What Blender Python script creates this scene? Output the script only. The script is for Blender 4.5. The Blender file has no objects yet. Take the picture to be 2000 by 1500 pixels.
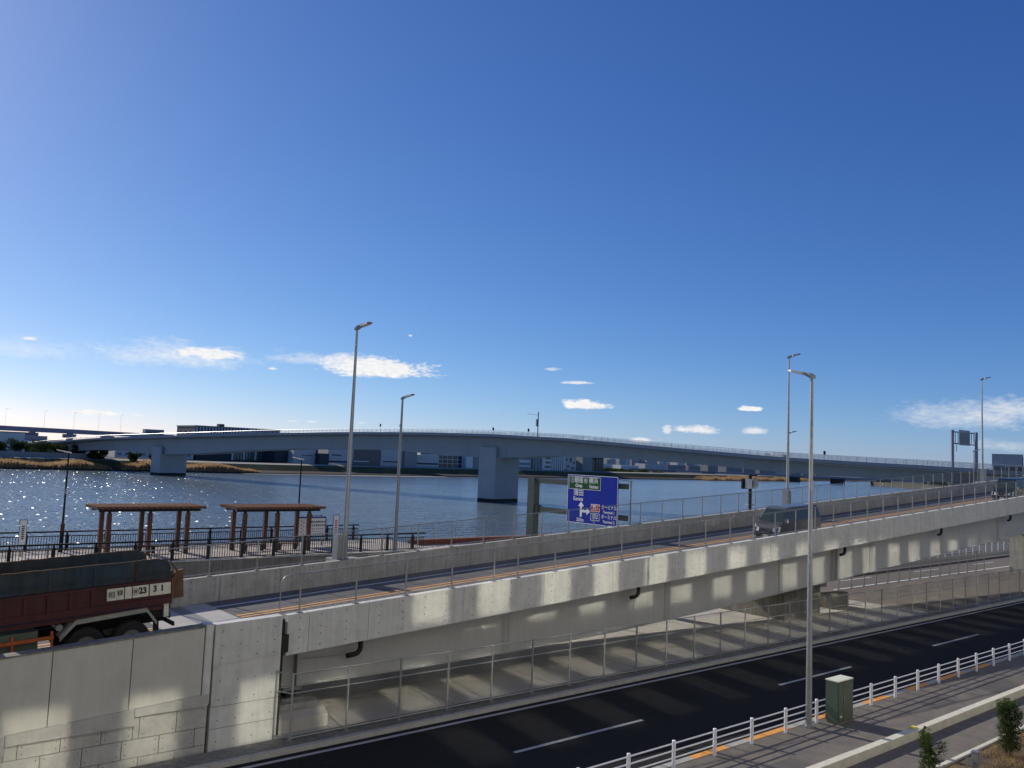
import bpy, math, random
from mathutils import Vector, Matrix
random.seed(7)
sc = bpy.context.scene
COL = sc.collection
R_ = math.radians

# ------------------------------------------------------------------ camera
cam = bpy.data.cameras.new('camera'); cam_o = bpy.data.objects.new('camera', cam); COL.objects.link(cam_o)
_th, _p, _r = R_(49.96), R_(5.0244), R_(2.3309)
_f0 = Vector((math.cos(_th), math.sin(_th), 0)); _r0 = Vector((math.sin(_th), -math.cos(_th), 0)); _u0 = Vector((0, 0, 1))
_f = _f0*math.cos(_p)+_u0*math.sin(_p); _u = -_f0*math.sin(_p)+_u0*math.cos(_p)
_R = _r0*math.cos(_r)+_u*math.sin(_r); _U = -_r0*math.sin(_r)+_u*math.cos(_r)
_M = Matrix((_R, _U, -_f)).transposed().to_4x4(); _M.translation = (0, 0, 9.1); cam_o.matrix_world = _M
cam.sensor_width = 36; cam.lens = 36*1640/2000; cam.clip_start = 0.1; cam.clip_end = 60000
sc.camera = cam_o

# ------------------------------------------------------------------ sky and sun
SUN_AZ, SUN_EL = 101.0, 29.8          # azimuth counter-clockwise from +X
world = bpy.data.worlds.new('World'); sc.world = world; world.use_nodes = True
wt = world.node_tree; wn = wt.nodes; wl = wt.links
for n_ in list(wn): wn.remove(n_)
w_out = wn.new('ShaderNodeOutputWorld'); w_bg = wn.new('ShaderNodeBackground'); w_bg.inputs['Strength'].default_value = 0.107
world.cycles.sampling_method = 'MANUAL'; world.cycles.sample_map_resolution = 512
wl.new(w_bg.outputs[0], w_out.inputs[0])
sky = wn.new('ShaderNodeTexSky'); sky.sky_type = 'NISHITA'; sky.sun_disc = False
sky.sun_elevation = R_(SUN_EL); sky.sun_rotation = R_(90-SUN_AZ)
sky.altitude = 0; sky.air_density = 0.7; sky.dust_density = 0.3; sky.ozone_density = 10.0
w_geo = wn.new('ShaderNodeNewGeometry')
w_dir = wn.new('ShaderNodeVectorMath'); w_dir.operation = 'SCALE'; w_dir.inputs['Scale'].default_value = -1
wl.new(w_geo.outputs['Incoming'], w_dir.inputs[0])
def wmath(op, a, b=None, c=None, clamp=False):
    n = wn.new('ShaderNodeMath'); n.operation = op; n.use_clamp = clamp
    for i, q in enumerate((a, b, c)):
        if q is None: continue
        if isinstance(q, (int, float)): n.inputs[i].default_value = q
        else: wl.new(q, n.inputs[i])
    return n.outputs[0]
def wdot(vec):
    n = wn.new('ShaderNodeVectorMath'); n.operation = 'DOT_PRODUCT'; wl.new(w_dir.outputs[0], n.inputs[0]); n.inputs[1].default_value = vec
    return n.outputs['Value']
# cloud texture: stretched noise in directions
w_map = wn.new('ShaderNodeMapping'); w_map.inputs['Scale'].default_value = (1, 1, 2.6); wl.new(w_dir.outputs[0], w_map.inputs[0])
w_noise = wn.new('ShaderNodeTexNoise'); w_noise.inputs['Scale'].default_value = 34; w_noise.inputs['Detail'].default_value = 7; w_noise.inputs['Roughness'].default_value = 0.6
w_noise.inputs['Distortion'].default_value = 0.35
wl.new(w_map.outputs[0], w_noise.inputs['Vector'])
w_noise2 = wn.new('ShaderNodeTexNoise'); w_noise2.inputs['Scale'].default_value = 130; w_noise2.inputs['Detail'].default_value = 5; w_noise2.inputs['Roughness'].default_value = 0.6
wl.new(w_map.outputs[0], w_noise2.inputs['Vector'])
nz = wmath('ADD', wmath('MULTIPLY', w_noise.outputs[0], 1.5), wmath('MULTIPLY', w_noise2.outputs[0], 0.7))
nz = wmath('SUBTRACT', nz, 1.1)
CLOUDS = [  # azimuth, elevation, half width, half height (rad), density, softness
 (71.9,5.5,.098,.021,.62,.9),(73.6,5.15,.05,.008,.35,.9),(69.9,5.85,.045,.0095,1,.45),(59.1,5.55,.0744,.0150,1.05,.35),(61.2,5.9,.045,.0135,.8,.6),(63.6,5.95,.075,.0105,.5,.9),
 (44.77,3.75,.0341,.0078,1,.3),(37.47,2.34,.0256,.0065,.8,.4),(39.38,2.24,.0061,.006,.65,.5),(33.8,2.35,.0165,.0058,.7,.5),
 (34.17,3.82,.0152,.0042,1,.3),(21.37,3.53,.09,.0215,.55,.9),(18.86,4.01,.045,.013,.55,.6),(76.28,1.69,.028,.0034,1.1,.4),
 (73.9,1.67,.0055,.002,.9,.5),(80.02,5.86,.0085,.0026,.9,.5),(80.75,5.24,.085,.0159,.4,1.1),(45.48,5.26,.0195,.0027,.8,.5),
 (47.27,6.14,.0122,.0026,.5,.6),(68.09,5.98,.0098,.0055,.5,.6),(66.05,5.19,.0067,.002,.8,.5),(57.03,7.96,.0037,.0026,.8,.5),
 (77.98,.47,.0427,.0061,.8,.6),(64.46,1.81,.0085,.0017,.55,.6),(63.28,1.84,.0073,.0017,.55,.6),(19.52,1.84,.0427,.0085,.35,.9),
 (41.16,1.53,.0152,.0037,.7,.5),(60.04,1.93,.0073,.0018,.4,.6),
 (112,7.5,.07,.018,.8,.5),(4,5.5,.06,.016,.8,.5),(-25,4.2,.08,.014,.7,.6),(160,6.0,.07,.016,.8,.5)]
tot = None
for az, el, w, h, den, soft in CLOUDS:
    a, e = R_(az), R_(el)
    c = Vector((math.cos(a)*math.cos(e), math.sin(a)*math.cos(e), math.sin(e)))
    eu = Vector((math.sin(a), -math.cos(a), 0)); ev = eu.cross(c)
    u = wdot(eu/w); v = wdot(ev/h)
    v2 = wmath('MAXIMUM', wmath('MULTIPLY', v, 1.0), wmath('MULTIPLY', v, -1.55))      # flatter base
    d = wmath('SQRT', wmath('ADD', wmath('MULTIPLY', u, u), wmath('MULTIPLY', v2, v2)))
    q = wmath('ADD', wmath('SUBTRACT', 1.0, d), wmath('MULTIPLY', nz, 1.15))
    q = wmath('DIVIDE', q, soft*1.2, clamp=True)
    q = wmath('MULTIPLY', q, wmath('GREATER_THAN', wdot(c), 0.5))
    q = wmath('MULTIPLY', q, den)
    tot = q if tot is None else wmath('MAXIMUM', tot, q)
tot = wmath('MINIMUM', tot, 0.96)
w_cc = wn.new('ShaderNodeMixRGB'); w_cc.inputs[1].default_value = (6.2, 6.6, 7.4, 1); w_cc.inputs[2].default_value = (9.4, 9.2, 8.9, 1)
wl.new(wmath('MULTIPLY', w_noise2.outputs[0], 1.5, clamp=True), w_cc.inputs[0])
w_mix = wn.new('ShaderNodeMixRGB'); wl.new(tot, w_mix.inputs[0]); wl.new(w_cc.outputs[0], w_mix.inputs[2])
w_sep = wn.new('ShaderNodeSeparateColor'); w_com = wn.new('ShaderNodeCombineColor'); wl.new(sky.outputs[0], w_sep.inputs[0])
for i_, (g_, k_) in enumerate(((1.20, 1.70), (1.03, 1.12), (.76, .935))):      # film response of the sky's three channels
    wl.new(wmath('MULTIPLY', wmath('POWER', wmath('MULTIPLY', w_sep.outputs[i_], .1), g_), k_*9.6), w_com.inputs[i_])
wl.new(w_com.outputs[0], w_mix.inputs[1]); wl.new(w_mix.outputs[0], w_bg.inputs['Color'])

sl = bpy.data.lights.new('sun', 'SUN'); sl.energy = 4.2; sl.angle = R_(0.53); sl.color = (1.0, 0.93, 0.82)
so = bpy.data.objects.new('sun', sl); COL.objects.link(so)
sun_dir = Vector((math.cos(R_(SUN_AZ))*math.cos(R_(SUN_EL)), math.sin(R_(SUN_AZ))*math.cos(R_(SUN_EL)), math.sin(R_(SUN_EL))))
so.rotation_euler = sun_dir.to_track_quat('Z', 'Y').to_euler(); so.location = sun_dir*80

sc.view_settings.view_transform = 'Standard'; sc.view_settings.look = 'None'; sc.view_settings.gamma = 1; sc.view_settings.use_curve_mapping = False
sc.view_settings.exposure = 0.0
cy = sc.cycles
cy.use_guiding = True; cy.use_surface_guiding = True; cy.use_volume_guiding = False; cy.guiding_training_samples = 128
cy.caustics_reflective = True; cy.caustics_refractive = False; cy.sample_clamp_indirect = 0; cy.sample_clamp_direct = 0; cy.blur_glossy = 0.0
cy.max_bounces = 6; cy.diffuse_bounces = 3; cy.glossy_bounces = 3; cy.transmission_bounces = 4; cy.transparent_max_bounces = 8
cy.use_denoising = True; cy.use_adaptive_sampling = False

# ------------------------------------------------------------------ materials
MATS = {}
def mat(name, color, rough=0.8, metal=0.0, spec=0.3, var=0.0, scale=3.0, bump=0.0, bscale=60.0, streak=0.0, tint=None, stretch=(1, 1, 1)):
    if name in MATS: return MATS[name]
    m = bpy.data.materials.new(name); m.use_nodes = True; nt = m.node_tree; N = nt.nodes; L = nt.links
    b = N['Principled BSDF']; b.inputs['Roughness'].default_value = rough; b.inputs['Metallic'].default_value = metal
    b.inputs['Specular IOR Level'].default_value = spec
    c = (*color, 1)
    b.inputs['Base Color'].default_value = c
    if var or bump or streak:
        tc = N.new('ShaderNodeNewGeometry'); src = tc.outputs['Position']
        mp = N.new('ShaderNodeMapping'); mp.inputs['Scale'].default_value = stretch; L.new(src, mp.inputs[0])
    if var or streak:
        n1 = N.new('ShaderNodeTexNoise'); n1.inputs['Scale'].default_value = scale; n1.inputs['Detail'].default_value = 9; n1.inputs['Roughness'].default_value = .68
        L.new(mp.outputs[0], n1.inputs['Vector'])
        cr = N.new('ShaderNodeMapRange'); cr.inputs[1].default_value = .3; cr.inputs[2].default_value = .7; cr.inputs[3].default_value = 1-var; cr.inputs[4].default_value = 1+var
        L.new(n1.outputs[0], cr.inputs[0]); fac = cr.outputs[0]
        if streak:
            mp2 = N.new('ShaderNodeMapping'); mp2.inputs['Scale'].default_value = (2.2, 2.2, .12); L.new(src, mp2.inputs[0])
            n2 = N.new('ShaderNodeTexNoise'); n2.inputs['Scale'].default_value = 2.4; n2.inputs['Detail'].default_value = 6; n2.inputs['Roughness'].default_value = .7; L.new(mp2.outputs[0], n2.inputs['Vector'])
            c2 = N.new('ShaderNodeMapRange'); c2.inputs[1].default_value = .35; c2.inputs[2].default_value = .62; c2.inputs[3].default_value = 1-streak; c2.inputs[4].default_value = 1.0
            L.new(n2.outputs[0], c2.inputs[0])
            mu = N.new('ShaderNodeMath'); mu.operation = 'MULTIPLY'; L.new(fac, mu.inputs[0]); L.new(c2.outputs[0], mu.inputs[1]); fac = mu.outputs[0]
        if tint:
            mx0 = N.new('ShaderNodeMixRGB'); n3 = N.new('ShaderNodeTexNoise'); n3.inputs['Scale'].default_value = scale*.33; n3.inputs['Detail'].default_value = 5; L.new(mp.outputs[0], n3.inputs['Vector'])
            r3 = N.new('ShaderNodeMapRange'); r3.inputs[1].default_value = .4; r3.inputs[2].default_value = .65; L.new(n3.outputs[0], r3.inputs[0]); L.new(r3.outputs[0], mx0.inputs[0])
            mx0.inputs[1].default_value = c; mx0.inputs[2].default_value = (*tint, 1); colsock = mx0.outputs[0]
        else:
            colsock = None
        mx = N.new('ShaderNodeVectorMath'); mx.operation = 'SCALE'
        if colsock: L.new(colsock, mx.inputs[0])
        else: mx.inputs[0].default_value = color
        L.new(fac, mx.inputs['Scale']); L.new(mx.outputs[0], b.inputs['Base Color'])
    if bump:
        nb = N.new('ShaderNodeTexNoise'); nb.inputs['Scale'].default_value = bscale; nb.inputs['Detail'].default_value = 4; L.new(mp.outputs[0], nb.inputs['Vector'])
        bn = N.new('ShaderNodeBump'); bn.inputs['Strength'].default_value = bump; bn.inputs['Distance'].default_value = .02
        L.new(nb.outputs[0], bn.inputs['Height']); L.new(bn.outputs[0], b.inputs['Normal'])
    MATS[name] = m; return m

mat('concrete', (.46, .45, .41), .85, var=.16, scale=1.6, streak=.3, bump=.15, tint=(.40, .385, .34))
mat('concrete_new', (.61, .61, .58), .85, var=.12, scale=2.2, streak=.16, bump=.1)
mat('concrete_panel', (.52, .505, .455), .85, var=.09, scale=1.0, streak=.07, bump=.06)
mat('concrete_block', (.45, .44, .41), .85, var=.16, scale=2.3, streak=.1, bump=.15)
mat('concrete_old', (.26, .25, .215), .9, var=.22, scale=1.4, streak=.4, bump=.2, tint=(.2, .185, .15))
mat('concrete_pale', (.46, .435, .39), .85, var=.1, scale=1.1, bump=.1)
mat('kerb_stone', (.42, .41, .37), .85, var=.16, scale=3, bump=.2)
mat('kerb_pale', (.62, .59, .49), .85, var=.12, scale=3, bump=.15)
mat('joint_dark', (.035, .035, .035), .9)
mat('asphalt_new', (.022, .0215, .021), .85, spec=.12, var=.2, scale=4, bump=.35, bscale=120)
mat('asphalt_ramp', (.135, .132, .13), .85, var=.14, scale=1.4, bump=.3, bscale=90, stretch=(.15, 1, 1))
mat('asphalt_walk', (.175, .153, .13), .9, var=.16, scale=2.5, bump=.3, bscale=110, tint=(.14, .13, .12))
mat('asphalt_far', (.17, .148, .125), .9, var=.14, scale=1.0, bump=.2, bscale=80)
mat('paint_white', (.72, .72, .70), .6, var=.1, scale=6)
mat('paint_dull', (.42, .42, .42), .7, var=.16, scale=6)
mat('paint_orange', (.82, .40, .10), .6, var=.1, scale=6)
mat('kerb_orange', (.80, .36, .09), .75, var=.2, scale=8)
mat('girder_paint', (.44, .44, .425), .42, spec=.35, var=.05, scale=.8, streak=.08)
mat('bridge_paint', (.32, .345, .355), .5, spec=.3, var=.05, scale=.15, streak=.06)
mat('bridge_pier', (.38, .395, .40), .75, var=.08, scale=.3, streak=.1)
mat('bridge_fascia', (.29, .30, .315), .6, var=.06, scale=.3)
mat('tide_black', (.008, .008, .009), .6, var=.2, scale=1)
mat('galv', (.34, .35, .35), .45, metal=.65, spec=.4, var=.12, scale=5)
mat('galv_dark', (.26, .27, .27), .5, metal=.5, var=.1, scale=5)
mat('alu', (.55, .56, .57), .4, metal=.6, var=.05, scale=3)
mat('wire', (.16, .16, .155), .6, metal=.3)
mat('lamp_grey', (.28, .29, .30), .5, metal=.3)
mat('lamp_glass', (.6, .62, .6), .25)
mat('black_metal', (.008, .008, .011), .6, spec=.25)
mat('black_plastic', (.01, .01, .01), .4, spec=.4)
mat('rail_white', (.78, .78, .82), .35, spec=.4, var=.05, scale=4)
mat('wood_brown', (.075, .039, .028), .7, var=.25, scale=7, bump=.2, stretch=(1, 1, .2), tint=(.12, .05, .03))
mat('wood_roof', (.30, .15, .085), .75, var=.2, scale=5, bump=.2, tint=(.24, .11, .06))
mat('deck_red', (.22, .055, .04), .75, var=.25, scale=4)
mat('paving_beige', (.46, .40, .335), .85, var=.12, scale=1.5, bump=.1)
mat('sign_blue', (.003, .022, .30), .6, spec=.15)
mat('sign_green', (.004, .075, .02), .6, spec=.15)
mat('sign_white', (.80, .80, .80), .4)
mat('sign_red', (.62, .03, .02), .4)
mat('gantry_green', (.055, .07, .06), .5, var=.1, scale=2)
mat('sign_back', (.42, .43, .44), .45, metal=.4, var=.1, scale=2)
mat('board_white', (.72, .74, .72), .5, var=.05, scale=3)
mat('ink', (.02, .02, .03), .6)
mat('ink_blue', (.03, .05, .25), .5)
mat('ink_red', (.45, .05, .05), .6)
mat('cabinet_green', (.09, .115, .085), .45, spec=.4, var=.06, scale=3, streak=.08)
mat('cabinet_top', (.70, .72, .58), .5, var=.1, scale=5)
mat('van_grey', (.06, .06, .066), .33, spec=.5)
mat('van_black', (.014, .017, .026), .3, spec=.5)
mat('van_roof', (.09, .10, .115), .3, spec=.6)
mat('glass_dark', (.012, .016, .018), .06, spec=.7)
mat('glass_green', (.03, .045, .036), .08, spec=.7)
mat('chrome', (.7, .7, .72), .15, metal=1)
mat('headlamp', (.62, .64, .66), .12, spec=.8)
mat('tyre', (.022, .022, .022), .85, var=.2, scale=9)
mat('rim_grey', (.2, .2, .19), .6, metal=.3, var=.2, scale=12)
mat('truck_red', (.06, .011, .013), .5, var=.25, scale=2.5, streak=.3, spec=.35)
mat('truck_blue', (.022, .046, .068), .6, var=.3, scale=2.2, streak=.35, spec=.3, tint=(.04, .045, .046))
mat('rust', (.13, .07, .038), .85, var=.35, scale=4, streak=.3)
mat('truck_orange', (.42, .10, .03), .55, var=.2, scale=4)
mat('fender_grey', (.27, .265, .235), .6, var=.2, scale=3)
mat('truck_cab', (.10, .016, .018), .3, spec=.5)
mat('plate_cream', (.62, .60, .50), .65, var=.12, scale=6, streak=.12)
mat('container_grey', (.32, .335, .37), .5, var=.04, scale=1)
mat('soil', (.10, .075, .048), .95, var=.3, scale=2)
mat('bark', (.12, .085, .06), .9, var=.3, scale=8)
mat('reed_dark', (.05, .036, .022), .95, var=.3, scale=.2)
mat('levee_grass', (.06, .066, .022), .95, var=.3, scale=.12, tint=(.10, .09, .035))
mat('levee_path', (.36, .35, .29), .9, var=.1, scale=.2)
mat('mud', (.03, .026, .022), .9, var=.2, scale=.2)
mat('sand_bar', (.38, .37, .34), .9, var=.1, scale=.2)
mat('ground_far', (.11, .105, .085), .95, var=.2, scale=.02)
mat('bld_white', (.66, .65, .61), .7, var=.04, scale=.2)
mat('bld_pale', (.50, .49, .46), .7, var=.05, scale=.2)
mat('bld_grey', (.28, .275, .26), .7, var=.06, scale=.2)
mat('bld_dark', (.045, .05, .06), .6, var=.08, scale=.2)
mat('bld_brown', (.19, .155, .14), .75, var=.06, scale=.2)
mat('bld_glass', (.02, .035, .05), .15, spec=.6)
mat('bld_glass_green', (.10, .15, .13), .2, spec=.6)
mat('fin_white', (.52, .53, .53), .6)
mat('viaduct_mauve', (.23, .23, .29), .7, var=.05, scale=.1)
mat('bld_city', (.64, .62, .57), .8, var=.04, scale=.05)
mat('bld_city_blue', (.46, .46, .45), .8, var=.04, scale=.05)
mat('roof_white', (.75, .76, .76), .6)
mat('hotel_wall', (.46, .455, .42), .8, var=.05, scale=.5)
mat('pipe_black', (.012, .012, .013), .5)
mat('bolt', (.28, .28, .27), .6)
mat('tie_hole', (.045, .044, .042), .9)
mat('stone_dark', (.15, .14, .12), .9, var=.3, scale=3)
mat('yellow', (.75, .62, .10), .6)
mat('gull', (.8, .8, .8), .8)
mat('window_mirror', (.46, .47, .43), .03, metal=1.0)

def leafy(name, front, back_k=.8, scale=.15, var=.3):
    m = bpy.data.materials.new(name); m.use_nodes = True; nt = m.node_tree; N = nt.nodes; L = nt.links
    N.remove(N['Principled BSDF']); g = N.new('ShaderNodeNewGeometry'); n1 = N.new('ShaderNodeTexNoise'); n1.inputs['Scale'].default_value = scale; n1.inputs['Detail'].default_value = 6; L.new(g.outputs['Position'], n1.inputs['Vector'])
    cr = N.new('ShaderNodeMapRange'); cr.inputs[1].default_value = .3; cr.inputs[2].default_value = .7; cr.inputs[3].default_value = 1-var; cr.inputs[4].default_value = 1+var; L.new(n1.outputs[0], cr.inputs[0])
    sc_ = N.new('ShaderNodeVectorMath'); sc_.operation = 'SCALE'; sc_.inputs[0].default_value = front; L.new(cr.outputs[0], sc_.inputs['Scale'])
    d = N.new('ShaderNodeBsdfDiffuse'); t = N.new('ShaderNodeBsdfTranslucent'); a = N.new('ShaderNodeMixShader'); a.inputs[0].default_value = back_k*.5
    L.new(sc_.outputs[0], d.inputs[0]); L.new(sc_.outputs[0], t.inputs[0]); L.new(d.outputs[0], a.inputs[1]); L.new(t.outputs[0], a.inputs[2]); L.new(a.outputs[0], N['Material Output'].inputs[0]); MATS[name] = m
leafy('reed', (.38, .255, .14), 1.0, .12, .35); leafy('leaf_far', (.05, .07, .025), .8, .3, .4); leafy('leaf', (.075, .12, .03), .8, 6, .4); leafy('grass_dry', (.42, .30, .15), .8, 2, .35)
def water_material():
    m = bpy.data.materials.new('river_water'); m.use_nodes = True; nt = m.node_tree; N = nt.nodes; L = nt.links
    b = N['Principled BSDF']; b.inputs['Base Color'].default_value = (.13, .17, .185, 1); b.inputs['IOR'].default_value = 1.33
    b.inputs['Roughness'].default_value = .05; b.inputs['Specular IOR Level'].default_value = .5
    g = N.new('ShaderNodeNewGeometry')
    def noise(scale, detail, mscale, rot=0.0, rough=.55):
        mp = N.new('ShaderNodeMapping'); mp.inputs['Scale'].default_value = mscale; mp.inputs['Rotation'].default_value = (0, 0, rot); L.new(g.outputs['Position'], mp.inputs[0])
        n = N.new('ShaderNodeTexNoise'); n.inputs['Scale'].default_value = scale; n.inputs['Detail'].default_value = detail; n.inputs['Roughness'].default_value = rough
        L.new(mp.outputs[0], n.inputs['Vector']); return n.outputs[0]
    a = noise(.55, 4, (1, 1.25, 1), .5); c = noise(.11, 3, (1, 1.6, 1), .5); p = noise(.012, 4, (.6, 2.2, 1), -.25)
    def mth(op, x, y):
        n = N.new('ShaderNodeMath'); n.operation = op
        for i, q in enumerate((x, y)):
            if isinstance(q, (int, float)): n.inputs[i].default_value = q
            else: L.new(q, n.inputs[i])
        return n.outputs[0]
    pr = N.new('ShaderNodeMapRange'); pr.inputs[1].default_value = .38; pr.inputs[2].default_value = .62; pr.inputs[3].default_value = .55; pr.inputs[4].default_value = 1.15; L.new(p, pr.inputs[0])
    h = mth('ADD', mth('MULTIPLY', mth('MULTIPLY', a, .9), pr.outputs[0]), mth('MULTIPLY', c, 1.3))
    bn = N.new('ShaderNodeBump'); bn.inputs['Strength'].default_value = 1.0; bn.inputs['Distance'].default_value = .55; L.new(h, bn.inputs['Height'])
    # small steep wavelet facets that catch the sun
    mp = N.new('ShaderNodeMapping'); mp.inputs['Scale'].default_value = (1, .8, 1); mp.inputs['Rotation'].default_value = (0, 0, .45); L.new(g.outputs['Position'], mp.inputs[0])
    vo = N.new('ShaderNodeTexVoronoi'); vo.inputs['Scale'].default_value = 1.7; L.new(mp.outputs[0], vo.inputs['Vector'])
    cs = N.new('ShaderNodeSeparateColor'); L.new(vo.outputs['Color'], cs.inputs[0])
    cb = N.new('ShaderNodeCombineXYZ'); L.new(mth('MULTIPLY', mth('SUBTRACT', cs.outputs[0], .5), 1.75), cb.inputs[0]); L.new(mth('MULTIPLY', mth('SUBTRACT', cs.outputs[1], .5), 1.75), cb.inputs[1]); cb.inputs[2].default_value = 1
    nn = N.new('ShaderNodeVectorMath'); nn.operation = 'NORMALIZE'; L.new(cb.outputs[0], nn.inputs[0])
    mk = mth('MULTIPLY', mth('GREATER_THAN', cs.outputs[2], .3), mth('LESS_THAN', vo.outputs['Distance'], .4))
    mn = N.new('ShaderNodeMix'); mn.data_type = 'VECTOR'; L.new(mk, mn.inputs['Factor']); L.new(bn.outputs[0], mn.inputs[4]); L.new(nn.outputs[0], mn.inputs[5]); L.new(mn.outputs[1], b.inputs['Normal'])
    L.new(mth('SUBTRACT', .15, mth('MULTIPLY', mk, -.09)), b.inputs['Roughness'])
    MATS['river_water'] = m
water_material()

# ------------------------------------------------------------------ mesh helpers
ORG = {}
class MB:
    def __init__(s): s.v = []; s.f = []; s.m = []
    def add(s, vs, fs, mi=0):
        o = len(s.v); s.v += [tuple(v) for v in vs]; s.f += [tuple(i+o for i in f) for f in fs]; s.m += [mi]*len(fs); return s
    def box(s, a, b, mi=0):
        (x0, y0, z0), (x1, y1, z1) = a, b
        return s.add([(x0,y0,z0),(x1,y0,z0),(x1,y1,z0),(x0,y1,z0),(x0,y0,z1),(x1,y0,z1),(x1,y1,z1),(x0,y1,z1)],
                     [(0,3,2,1),(4,5,6,7),(0,1,5,4),(1,2,6,5),(2,3,7,6),(3,0,4,7)], mi)
    def hexa(s, bot, top, mi=0):
        return s.add(list(bot)+list(top), [(0,3,2,1),(4,5,6,7),(0,1,5,4),(1,2,6,5),(2,3,7,6),(3,0,4,7)], mi)
    def quad(s, a, b, c, d, mi=0): return s.add([a, b, c, d], [(0,1,2,3)], mi)
    def tube(s, p, q, r0, r1=None, n=8, mi=0, cap=True, rot=0.0):
        if r1 is None: r1 = r0
        p, q = Vector(p), Vector(q); d = (q-p).normalized(); up = Vector((0,0,1)) if abs(d.z) < .95 else Vector((1,0,0))
        a = d.cross(up).normalized(); b = d.cross(a)
        vs = []
        for c, r in ((p, r0), (q, r1)):
            for i in range(n):
                t = 2*math.pi*i/n+rot; vs.append(c+a*(r*math.cos(t))+b*(r*math.sin(t)))
        fs = [(i, i+n, (i+1) % n+n, (i+1) % n) for i in range(n)]
        if cap: fs += [tuple(range(n)), tuple(range(2*n-1, n-1, -1))]
        return s.add(vs, fs, mi)
    def path(s, pts, r, n=8, mi=0, cap=True):
        pts = [Vector(p) for p in pts]; vs = []; prev = None
        for i, p in enumerate(pts):
            d = ((pts[min(i+1, len(pts)-1)]-pts[max(i-1, 0)])).normalized()
            if prev is None:
                up = Vector((0,0,1)) if abs(d.z) < .9 else Vector((1,0,0)); a = d.cross(up).normalized()
            else: a = (prev-d*prev.dot(d)).normalized()
            prev = a; b = d.cross(a)
            rr = r[i] if isinstance(r, (list, tuple)) else r
            for k in range(n):
                t = 2*math.pi*k/n; vs.append(p+a*(rr*math.cos(t))+b*(rr*math.sin(t)))
        fs = []
        for i in range(len(pts)-1):
            for k in range(n): fs.append((i*n+k, i*n+(k+1) % n, (i+1)*n+(k+1) % n, (i+1)*n+k))
        if cap: fs += [tuple(range(n-1, -1, -1)), tuple(range((len(pts)-1)*n, len(pts)*n))]
        return s.add(vs, fs, mi)
    def prism(s, poly, axis, lo, hi, mi=0):
        n = len(poly)
        def P(u, v, w): return {'x': (w, u, v), 'y': (u, w, v), 'z': (u, v, w)}[axis]
        vs = [P(u, v, lo) for u, v in poly]+[P(u, v, hi) for u, v in poly]
        fs = [tuple(range(n-1, -1, -1)), tuple(range(n, 2*n))]+[(i, (i+1) % n, (i+1) % n+n, i+n) for i in range(n)]
        return s.add(vs, fs, mi)
    def sweep(s, prof, xs, zf, mi=0, closed=True):
        n = len(prof); vs = []
        for x in xs:
            z0 = zf(x)
            for y, z in prof: vs.append((x, y, z0+z))
        fs = []
        for i in range(len(xs)-1):
            for k in range(n if closed else n-1):
                fs.append((i*n+k, i*n+(k+1) % n, (i+1)*n+(k+1) % n, (i+1)*n+k))
        if closed: fs += [tuple(range(n)), tuple(range(len(xs)*n-1, (len(xs)-1)*n-1, -1))]
        return s.add(vs, fs, mi)
    def build(s, name, mats, parent=None, smooth=False, recalc=True):
        o = ORG.get(parent.name, (0, 0, 0)) if parent else (0, 0, 0)
        me = bpy.data.meshes.new(name)
        me.from_pydata([(v[0]-o[0], v[1]-o[1], v[2]-o[2]) for v in s.v], [], s.f)
        if isinstance(mats, str): mats = [mats]
        for q in mats: me.materials.append(MATS[q])
        if len(mats) > 1: me.polygons.foreach_set('material_index', s.m)
        if smooth: me.polygons.foreach_set('use_smooth', [True]*len(me.polygons))
        if recalc and len(s.f) < 40000:
            import bmesh
            bm = bmesh.new(); bm.from_mesh(me); bmesh.ops.recalc_face_normals(bm, faces=bm.faces); bm.to_mesh(me); bm.free()
        me.update()
        ob = bpy.data.objects.new(name, me); COL.objects.link(ob)
        if parent: ob.parent = parent; ORG[ob.name] = o
        else: ORG[ob.name] = (0, 0, 0)
        return ob
def thing(name, label, cat, loc=(0,0,0), group=None, rot=None, local=False):
    o = bpy.data.objects.new(name, None); COL.objects.link(o); o.empty_display_size = .2; o.location = loc
    if rot: o.rotation_euler = rot
    o['label'] = label; o['category'] = cat
    if group: o['group'] = group
    ORG[o.name] = (0, 0, 0) if local else tuple(loc)
    return o
def tag(o, label, cat, group=None):
    o['label'] = label; o['category'] = cat
    if group: o['group'] = group
    return o
def struct(o, kind='structure'): o['kind'] = kind; return o
def inst(src, loc, parent, name=None, rot=None):
    c = src.copy(); 
    if name: c.name = name
    COL.objects.link(c); c.parent = parent
    o = ORG.get(parent.name, (0,0,0)); c.location = (loc[0]-o[0], loc[1]-o[1], loc[2]-o[2])
    if rot: c.rotation_euler = rot
    return c
def copy_tree(o, parent=None):
    c = o.copy(); COL.objects.link(c); c.parent = parent
    for ch in list(o.children): copy_tree(ch, c)
    return c
def lerp_tab(tab, x):
    if x <= tab[0][0]: return tab[0][1]
    for (a, b), (c, d) in zip(tab, tab[1:]):
        if x <= c: return b+(d-b)*(x-a)/(c-a)
    return tab[-1][1]
def text_mesh(body, size, bold=0.0, sx=1.0):
    cu = bpy.data.curves.new('lettering', 'FONT'); cu.body = body; cu.size = size; cu.align_x = 'CENTER'; cu.align_y = 'CENTER'; cu.offset = bold; cu.resolution_u = 4
    ob = bpy.data.objects.new('lettering', cu); COL.objects.link(ob)
    dg = bpy.context.evaluated_depsgraph_get(); dg.update()
    me = bpy.data.meshes.new_from_object(ob.evaluated_get(dg)); bpy.data.objects.remove(ob); bpy.data.curves.remove(cu)
    vs = [tuple(v.co) for v in me.vertices]; fs = [tuple(p.vertices) for p in me.polygons]; bpy.data.meshes.remove(me)
    return [(x*sx, y) for x, y, z in vs], fs
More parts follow.
